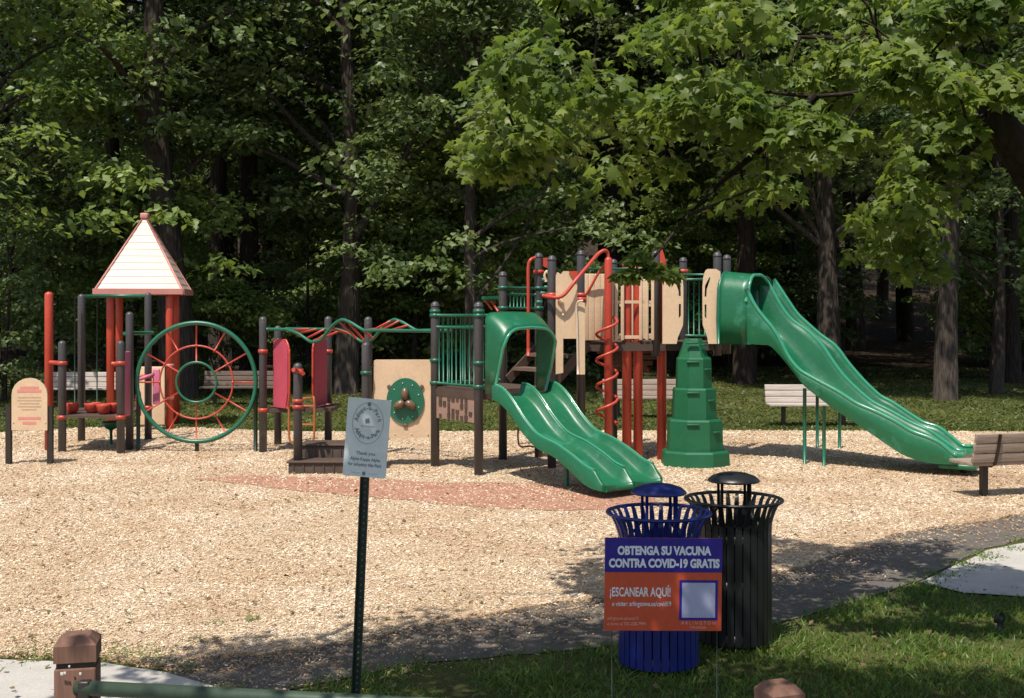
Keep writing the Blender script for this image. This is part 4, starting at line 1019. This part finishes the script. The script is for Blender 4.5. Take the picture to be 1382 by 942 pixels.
# ================================================================== guard rail by the road
GR = thing('guard_rail', 'brown timber posts joined by a worn green pipe rail at the roadside', 'guard rail', (xat(105, 5.0), 5.0, 0))
a0 = Vector((xat(105, 5.0), 5.0)); a1 = Vector((xat(1052, 4.55), 4.55))
def gpost(c, top, hwid, rz):
    m = Matrix.Rotation(rz, 3, 'Z')
    o = MB().box((c.x, c.y, (top - .125 - .3) / 2), (hwid * 2, hwid * 2, top - .125 + .3), m, .008).build('post', 'timber', GR)
    MB().box((c.x, c.y, top - .115), (hwid * 1.8, hwid * 1.8, .03), m).build('groove', 'dark_metal', o)
    w = hwid * 1.02; z0, z1, z2 = top - .10, top - .03, top
    vs = [Vector((c.x, c.y, 0)) + (m @ Vector((x * k_, y * k_, 0))) + Vector((0, 0, z)) for k_, z in ((w, z0), (w, z1), (w * .62, z2)) for x, y in ((-1, -1), (1, -1), (1, 1), (-1, 1))]
    fs = [(3, 2, 1, 0), (8, 9, 10, 11)] + [(4 * l + i, 4 * l + (i + 1) % 4, 4 * l + 4 + (i + 1) % 4, 4 * l + 4 + i) for l in (0, 1) for i in range(4)]
    MB().add(vs, fs).build('cap', 'timber', o); return o
o = gpost(a0, zat(855, 5.0), .083, R(12)); gpost(a1, zat(921, 4.55), .068, R(20))
for (px, py, s) in ((84, 909, .012), (88, 908, .010), (109, 909, .010), (94, 899, .008)):
    q = P(px, py, 4.895); MB().box((q.x, q.y - .004, q.z), (s, .004, s * 1.1), None, .0015).build('paint_fleck', 'chalk', o)
MB().tube([Vector((a0.x + .02, a0.y - .07, .735)), Vector((a1.x, a1.y - .05, .735))], .031, 12).build('rail', 'rail_green', GR)
MB().box((a0.x + .06, a0.y - .075, .70), (.05, .06, .14), None, .01).build('bracket', 'dark_metal', GR)

# small dark stub in the lawn
g = G(1350, 852); ST = thing('ground_stub', 'small dark marker stub standing in the lawn below the concrete', 'marker', tuple(g))
MB().tube([(g.x, g.y, -.05), (g.x, g.y, .07), (g.x + .01, g.y, .10), (g.x + .012, g.y, .135)], [.022, .024, .03, .012], 8).build('stem', 'black_metal', ST)
MB().box((g.x - .02, g.y, .085), (.05, .02, .05), None, .01).build('tab', 'black_metal', ST)

# ================================================================== trees
def leaf_cloud(rs, centers, radii, per, size, flat=0.30, droop=0.35, out_from=None, tiltk=0.55):
    """leaves in flattened drooping sprays; returns pos, X, Y, Z, v"""
    n = len(centers) * per
    c = np.repeat(centers, per, 0); r = np.repeat(radii, per)
    u = rs.normal(0, 1, (n, 3)); u /= np.linalg.norm(u, axis=1, keepdims=True); u *= (rs.random(n) ** 0.55)[:, None]
    off = u * r[:, None]; off[:, 2] *= flat; rad = np.hypot(off[:, 0], off[:, 1])
    off[:, 2] -= droop * rad * rad / np.maximum(r, .05)
    pos = c + off
    a = rs.random(n) * 2 * math.pi
    dirn = np.stack([np.cos(a), np.sin(a), -0.25 - 0.5 * rs.random(n)], 1)
    outw = np.column_stack([off[:, 0], off[:, 1], np.zeros(n)]) / np.maximum(r, .05)[:, None]
    Y = unit(dirn + 0.9 * outw)
    N = unit(np.column_stack([rs.normal(0, tiltk, n), rs.normal(0, tiltk, n), np.ones(n)]) + 0.55 * outw)
    X = unit(np.cross(Y, N)); N = unit(np.cross(X, Y))
    s = size * (0.7 + 0.6 * rs.random(n))
    sprayv = np.repeat(rs.normal(0, 0.16, len(centers)), per)
    v = np.clip(0.5 + sprayv + rs.normal(0, 0.16, n), 0, 1)
    return pos, X * s[:, None], Y * s[:, None], N * s[:, None], v
LEAF_T = ([(0, 0, 0), (.34, .45, .06), (0, 1, -.06), (-.34, .45, .06)], [(0, 1, 2), (0, 2, 3)])
MAPLE = [(0, 0, 0), (.20, -.06, 0), (.52, .02, -.06), (.36, .24, 0), (.66, .52, -.10), (.30, .50, .0), (.24, .70, -.02), (0, 1.02, -.12), (-.24, .70, -.02), (-.30, .50, 0), (-.66, .52, -.10), (-.36, .24, 0), (-.52, .02, -.06), (-.20, -.06, 0)]
MAPLE_T = ([(0, .38, .07)] + MAPLE, [(0, i, i + 1) for i in range(1, len(MAPLE))] + [(0, len(MAPLE), 1)])

def limb_path(a, b, sag, rs, n=6):
    a, b = Vector(a), Vector(b); out = []
    j = Vector(rs.normal(0, 0.06, 3)) * (b - a).length
    for i in range(n + 1):
        t = i / n; p = a.lerp(b, t); p.z += sag * math.sin(math.pi * t); p += j * math.sin(math.pi * t); out.append(p)
    return out
def crown_variant(seed, Rr, zb, zt, nspray, per, size, sr, material, shape='round', trunk_r=.3, lean=0.0, barkm='bark', hang=0.0, bare=0.0):
    """one tree kind: trunk+limb mesh and leaf mesh, base at the origin"""
    rs = np.random.default_rng(seed); H = zt - zb; cs = []
    while len(cs) < nspray:
        t = rs.random(); a = rs.random() * 2 * math.pi
        prof = math.sin(math.pi * min(1, max(0.0, (t * .86 + .10)))) ** .7 if shape == 'round' else (1 - t) ** .7 * .9 + .12
        rr_ = Rr * prof * (0.35 + 0.65 * rs.random() ** .6) * (0.8 + 0.4 * abs(mnoise.noise(Vector((math.cos(a) * 1.3, math.sin(a) * 1.3, t * 3 + seed)))) * 2)
        if mnoise.noise(Vector((rr_ * math.cos(a) * .45, rr_ * math.sin(a) * .45, t * H * .35 + seed * 3.1))) < -0.10: continue
        cs.append((rr_ * math.cos(a), rr_ * math.sin(a), zb + H * t + 0.25 * rr_ * (1 - t) * .3))
    cs = np.array(cs); rad = sr * (0.6 + 0.8 * rs.random(len(cs)))
    pos, X, Y, Z, v = leaf_cloud(rs, cs, rad, per, size)
    leaves = scatter('crown', *LEAF_T, pos, X, Y, Z, material, v)
    mb = MB(); th = zb + H * .78
    tp = [Vector((lean * (z / th) + .12 * math.sin(z * .5 + seed), .10 * math.sin(z * .37 + seed * 2), z)) for z in [th * i / 9 for i in range(10)]]
    tp[0].z = -.4
    mb.tube(tp, [trunk_r * (1.22 if i == 0 else 1.06 if i == 1 else 1.0 - .085 * i) for i in range(10)], 12)
    for k in range(16):
        c = cs[rs.integers(len(cs))]; z0 = max(zb * .8, min(th * .95, c[2] - abs(rs.normal(0, 1.5)) - .8)); i = min(8, int(z0 / th * 9)); base = tp[i].lerp(tp[i + 1], z0 / th * 9 - i)
        pth = limb_path(base, c, .3, rs, 5); mb.tube(pth, [trunk_r * .34 * (1 - .16 * j) for j in range(6)], 6)
    return mb.mesh('trunk'), leaves, barkm
def plant(kind, name, label, x, y, s=1.0, rz=0.0, group=None, cat='tree', lean=0.0, thick=1.0):
    tm, lm, bk_ = kind; o = thing(name, label, cat, (x, y, tz(x, y)), rz, group); o.scale = (s, s, s)
    if not tm.materials: tm.materials.append(M[bk_])
    t = inst('trunk', tm, o, Matrix.Identity(4)); c = inst('crown', lm, o, Matrix.Identity(4))
    if thick != 1: t.scale = (thick, thick, 1)
    if lean: o.rotation_euler = (0, lean, rz)
    return o
KA = crown_variant(1, 5.6, 6.5, 21, 235, 78, .21, 1.0, 'leaf_wood', trunk_r=.33)
KB = crown_variant(2, 6.0, 5.0, 19, 235, 78, .21, 1.05, 'leaf_wood', trunk_r=.30)
KC = crown_variant(3, 5.2, 7.5, 24, 270, 78, .22, 1.05, 'leaf_deep', trunk_r=.34, barkm='bark_dark')
KD = crown_variant(4, 5.2, 2.6, 14.5, 210, 82, .19, .85, 'leaf_light', shape='cone', trunk_r=.20)
KH = crown_variant(9, 4.6, 3.2, 15.5, 190, 82, .19, .85, 'leaf_wood', shape='cone', trunk_r=.20)
KE = crown_variant(5, 2.3, .5, 6.2, 120, 75, .16, .62, 'leaf_wood', trunk_r=.07)
KF = crown_variant(6, 1.7, .15, 3.2, 95, 75, .14, .5, 'leaf_light', trunk_r=.05)
KG = crown_variant(8, 3.0, 1.2, 9.0, 190, 80, .18, .75, 'leaf_light', trunk_r=.11)

front = [  # px of the trunk, distance, kind, scale, turn, thickness, label
    (236, 31.5, KA, 1.0, 0.4, 1.35, -.05, 'thick dark trunk tree rising behind the pointed roof'),
    (340, 36.5, KC, 1.0, 1.9, 1.0, 0, 'dark trunk tree between the pointed roof and the overhead ladder'),
    (470, 33.0, KB, 1.05, 3.0, 1.0, .0, 'straight trunk tree behind the wavy overhead ladder'),
    (152, 36.0, KC, .95, 4.2, .9, .0, 'black shaded trunk tree left of the pointed roof'),
    (1004, 37.5, KC, 1.0, 2.7, 1.0, .0, 'dark trunk tree behind the hood of the tall slide'),
    (1112, 34.5, KB, 1.02, 0.9, 1.05, .03, 'pale grey trunk tree directly behind the tall slide'),
    (1282, 30.6, KA, 1.0, 2.2, .80, .0, 'tall trunk tree on the grass between slide foot and right bench'),
    (1366, 38.0, KC, 1.0, 5.6, .8, .0, 'thin trunk tree at the right edge of the wood'),
    (590, 41.0, KB, 1.1, 4.6, 1.0, .0, 'sunlit tree above the beige activity panel'),
    (830, 43.0, KC, 1.1, 1.2, 1.0, .0, 'shaded tree behind the picket railing'),
]
for px, d, kd, s, rz, th, ln, lab in front: plant(kd, 'wood_tree', lab, xat(px, d), d, s, rz, 'trees at the edge of the wood', lean=ln, thick=th)
plant(KH, 'edge_tree', 'sunlit layered tree above the beige activity panel and barred railing', xat(640, 31.0), 31.0, .95, .5, 'trees at the edge of the wood')
plant(KH, 'edge_tree', 'layered tree behind the tall trunk at the right', xat(1345, 33.0), 33.0, .9, 2.5, 'trees at the edge of the wood')
plant(KD, 'light_green_tree', 'light green tree reaching in at the upper left corner', xat(-40, 29.5), 29.5, 1.12, 1.0, 'trees at the edge of the wood')
rs = np.random.default_rng(21); k = 0
for row, (d0, nrow) in enumerate(((47, 9), (56, 10), (66, 11), (78, 12), (92, 13), (106, 14))):
    for i in range(nrow):
        d = d0 + rs.normal(0, 2.0); x = ((i + .5) / nrow * 2 - 1) * (.52 * d0 + 4) + rs.normal(0, 1.2)
        kd = (KA, KB, KC, KC)[rs.integers(4)]; plant(kd, 'wood_tree', 'shaded tree standing deep in the wood behind the play area', x, d, .95 + .3 * rs.random(), rs.random() * 6.28, 'trees deep in the wood')
und = [(300, 33.0, KF, 1.0, 'bright bush at the foot of the thick trunk behind the wheel'), (80, 33.5, KE, .8, 'small leafy tree behind the arched notice'), (185, 34.5, KG, .8, 'young tree behind the pointed roof'),
       (560, 36.0, KG, 1.0, 'young sunlit tree above the beige activity panel'), (640, 34.5, KG, .95, 'young tree left of the upper red pipes'), (420, 37.0, KE, 1.1, 'dim sapling behind the overhead ladder'),
       (10, 30.5, KE, .9, 'leafy sapling at the left edge of the lawn'), (745, 37.0, KE, 1.15, 'sapling behind the notched beige panel'), 
       (1340, 40.0, KG, .8, 'young tree beside the thin trunk at the right'), (520, 38.5, KF, 1.1, 'bush in the shade behind the green barred railing'), (950, 42, KG, .9, 'young tree behind the stepped climber')]
for px, d, kd, s, lab in und: plant(kd, 'sapling' if kd is not KF else 'bush', lab, xat(px, d), d, s, px * .7, 'undergrowth at the edge of the wood', 'tree' if kd is not KF else 'bush')
for i in range(48):
    d = 43 + 40 * rs.random(); x = (rs.random() * 2 - 1) * .52 * d
    if 1090 < 691 + x / d * F < 1300: continue
    plant((KE, KG, KF)[rs.integers(3)], 'sapling', 'shaded sapling growing deep in the wood', x, d, .8 + .6 * rs.random(), rs.random() * 6.28, 'saplings deep in the wood')

# the maple whose boughs hang in from the right ---------------------------------------
MT = thing('maple_tree', 'maple tree whose leafy boughs hang in from the upper right', 'tree', (4.75, 8.6, 0))
rs = np.random.default_rng(5)
seen = [(640, 235), (636, 205), (660, 185), (672, 120), (680, 55), (740, 20), (760, -60), (1500, -60), (1500, 200), (1382, 150), (1300, 225), (1290, 300), (1250, 345), (1205, 335), (1160, 310), (1170, 270), (1120, 215), (1060, 190), (1060, 240), (1010, 275), (950, 255), (920, 290), (870, 290), (840, 250), (800, 230), (740, 220), (690, 220), (655, 230)]
cs = []; rad = []
tries = 0; SUNV = np.array(SUN); BR = [np.array(P(*q)) for q in ((1075, 175, 7.0), (1110, 172, 7.0), (1150, 175, 7.0), (1210, 85, 6.8), (1250, 100, 6.8), (1290, 115, 6.8), (1360, 110, 6.8), (1235, 345, 8.2), (1200, 330, 8.3), (650, 215, 8.2), (690, 110, 8.4), (760, 180, 8.2), (860, 150, 8.0))]
while len(cs) < 165 and tries < 20000:
    tries += 1; px = 640 + 800 * rs.random(); py = -40 + 420 * rs.random()
    if not inpoly(np.array([[px, py]]), seen)[0]: continue
    if mnoise.noise(Vector((px * .009, py * .012, 2.0))) < -0.10: continue
    d = 7.3 + (2.3 if px < 1230 else 1.1) * rs.random() ** .8; cs.append(tuple(P(px, py, d))); rad.append(.20 + .22 * rs.random())
for px, py, d, r_ in ((1070, 175, 7.0, .16), (1100, 165, 7.0, .18), (1140, 180, 7.0, .18), (1120, 160, 7.1, .15), (1215, 75, 6.8, .2), (1250, 95, 6.8, .22), (1285, 115, 6.8, .2), (1200, 110, 6.9, .16), (1355, 105, 6.8, .18), (1380, 120, 6.8, .16), (1305, 170, 6.9, .12), (650, 210, 8.2, .22), (670, 225, 8.2, .2), (700, 90, 8.4, .22), (845, 368, 7.4, .07), (880, 362, 7.4, .07), (862, 345, 7.4, .06), (1230, 335, 8.2, .3), (1245, 355, 8.2, .22), (1180, 330, 8.4, .22), (905, 366, 7.4, .05)):
    cs.append(tuple(P(px, py, d))); rad.append(r_)
nvis = len(cs); tries = 0
while len(cs) < nvis + 350 and tries < 30000:             # unseen rest of the crown, shaped to cast shade on the ground
    tries += 1; u = rs.normal(0, 1, 3); u /= np.linalg.norm(u); u *= rs.random() ** .4
    c = np.array([0.9, 4.9, 4.8]) + u * np.array([4.6, 2.3, 1.0])
    if c[0] > .2 and (c[1] > 6.2 or rs.random() < .4): continue
    if c[2] < 3.9: continue
    ppx, ppy = 691 + c[0] / max(c[1], .5) * F, HZ + (CH - c[2]) / max(c[1], .5) * F
    m_ = .55 / max(c[1], .8) * F
    if c[1] < 1.5: continue
    if -m_ < ppx < 1382 + m_ and -m_ < ppy < 942:
        continue
    if any((lambda w, k: k > 0 and (w - SUNV * k).dot(w - SUNV * k) < .85)(c - b_, (c - b_).dot(SUNV)) for b_ in BR): continue  # gaps left in the unseen crown so sun reaches the BR sprays
    cs.append(tuple(c)); rad.append(.38 + .3 * rs.random())
cs = np.array(cs); rad = np.array(rad)
per = 58
pos, X, Y, Z, v = leaf_cloud(rs, cs, rad, per, .078, .38, .5, tiltk=.75)
link('crown', scatter('crown', *MAPLE_T, pos - np.array([4.75, 8.6, 0]), X, Y, Z, 'leaf_maple', v)).parent = MT
mb = MB()
trunk = smooth_pts([(4.75, 8.6, -.4), (4.72, 8.6, .6), (4.66, 8.58, 1.6), (4.6, 8.55, 2.4), (4.75, 8.5, 3.6), (4.8, 8.3, 5.2), (4.6, 8.0, 7.2)], 3)
mb.tube(trunk, [.34 - .011 * i for i in range(len(trunk))], 14)
limbs = [smooth_pts([(4.62, 8.56, 2.2), P(1440, 290, 7.4), P(1382, 212, 7.05), P(1348, 165, 7.0), P(1322, 128, 7.1), P(1270, 100, 7.6), P(1190, 60, 8.6), P(1080, 50, 8.8), P(960, 60, 8.9), P(840, 70, 8.9), P(740, 110, 8.8)], 3),
         smooth_pts([P(1300, 112, 8.35), P(1200, 120, 8.2), P(1100, 130, 8.3), P(1010, 125, 8.4), P(900, 160, 8.5), P(800, 190, 8.4), P(680, 205, 8.3)], 3),
         smooth_pts([P(1100, 130, 8.3), P(1040, 190, 8.2), P(980, 240, 8.1), P(930, 290, 7.8), P(880, 350, 7.5)], 3),
         smooth_pts([P(1345, 165, 7.05), P(1290, 220, 8.0), P(1250, 280, 8.4), P(1235, 330, 8.3)], 3),
         smooth_pts([(4.8, 8.4, 4.4), (3.4, 7.6, 5.4), (1.8, 6.9, 6.0), (0.2, 6.6, 6.3), (-1.8, 6.6, 6.2)], 3),
         smooth_pts([(4.75, 8.2, 5.6), (3.6, 6.4, 6.6), (2.6, 5.0, 7.0), (1.8, 4.0, 6.9)], 3),
         smooth_pts([(4.75, 8.2, 5.6), (5.6, 7.4, 6.8), (6.6, 6.6, 7.2)], 3)]
r0s = [.20, .022, .035, .035, .11, .10, .09]
for L_, r0 in zip(limbs, r0s): mb.tube(L_, [max(.010, r0 * (1 - i / len(L_)) ** (2.4 if r0 > .16 else 1.1)) for i in range(len(L_))], 8)
allp = [q for L_ in limbs for q in L_]; A_ = np.array([tuple(q) for q in allp])
order = np.argsort([((A_ - c) ** 2).sum(1).min() for c in cs]); nodes = [Vector(q) for q in allp]; NA = A_.copy()
for oi in order:                                          # twigs grow from the nearest bough or earlier spray
    c = cs[oi]; i = int(np.argmin(((NA - c) ** 2).sum(1))); dd = (Vector(c) - nodes[i]).length
    if dd < 2.2: mb.tube(limb_path(nodes[i], c, .06 * dd, rs, 3), [.012, .009, .007, .004], 5, caps=False)
    nodes.append(Vector(c)); NA = np.vstack([NA, c[None]])
for a_, b_ in (((1150, 25), (1200, 52)), ((1290, 85), (1335, 92))): mb.tube([P(*a_, 7.5), P((a_[0] + b_[0]) / 2 + 3, (a_[1] + b_[1]) / 2 - 4, 7.5), P(*b_, 7.5)], [.004, .006, .008], 5)
mb.build('trunk', 'bark_dark', MT)
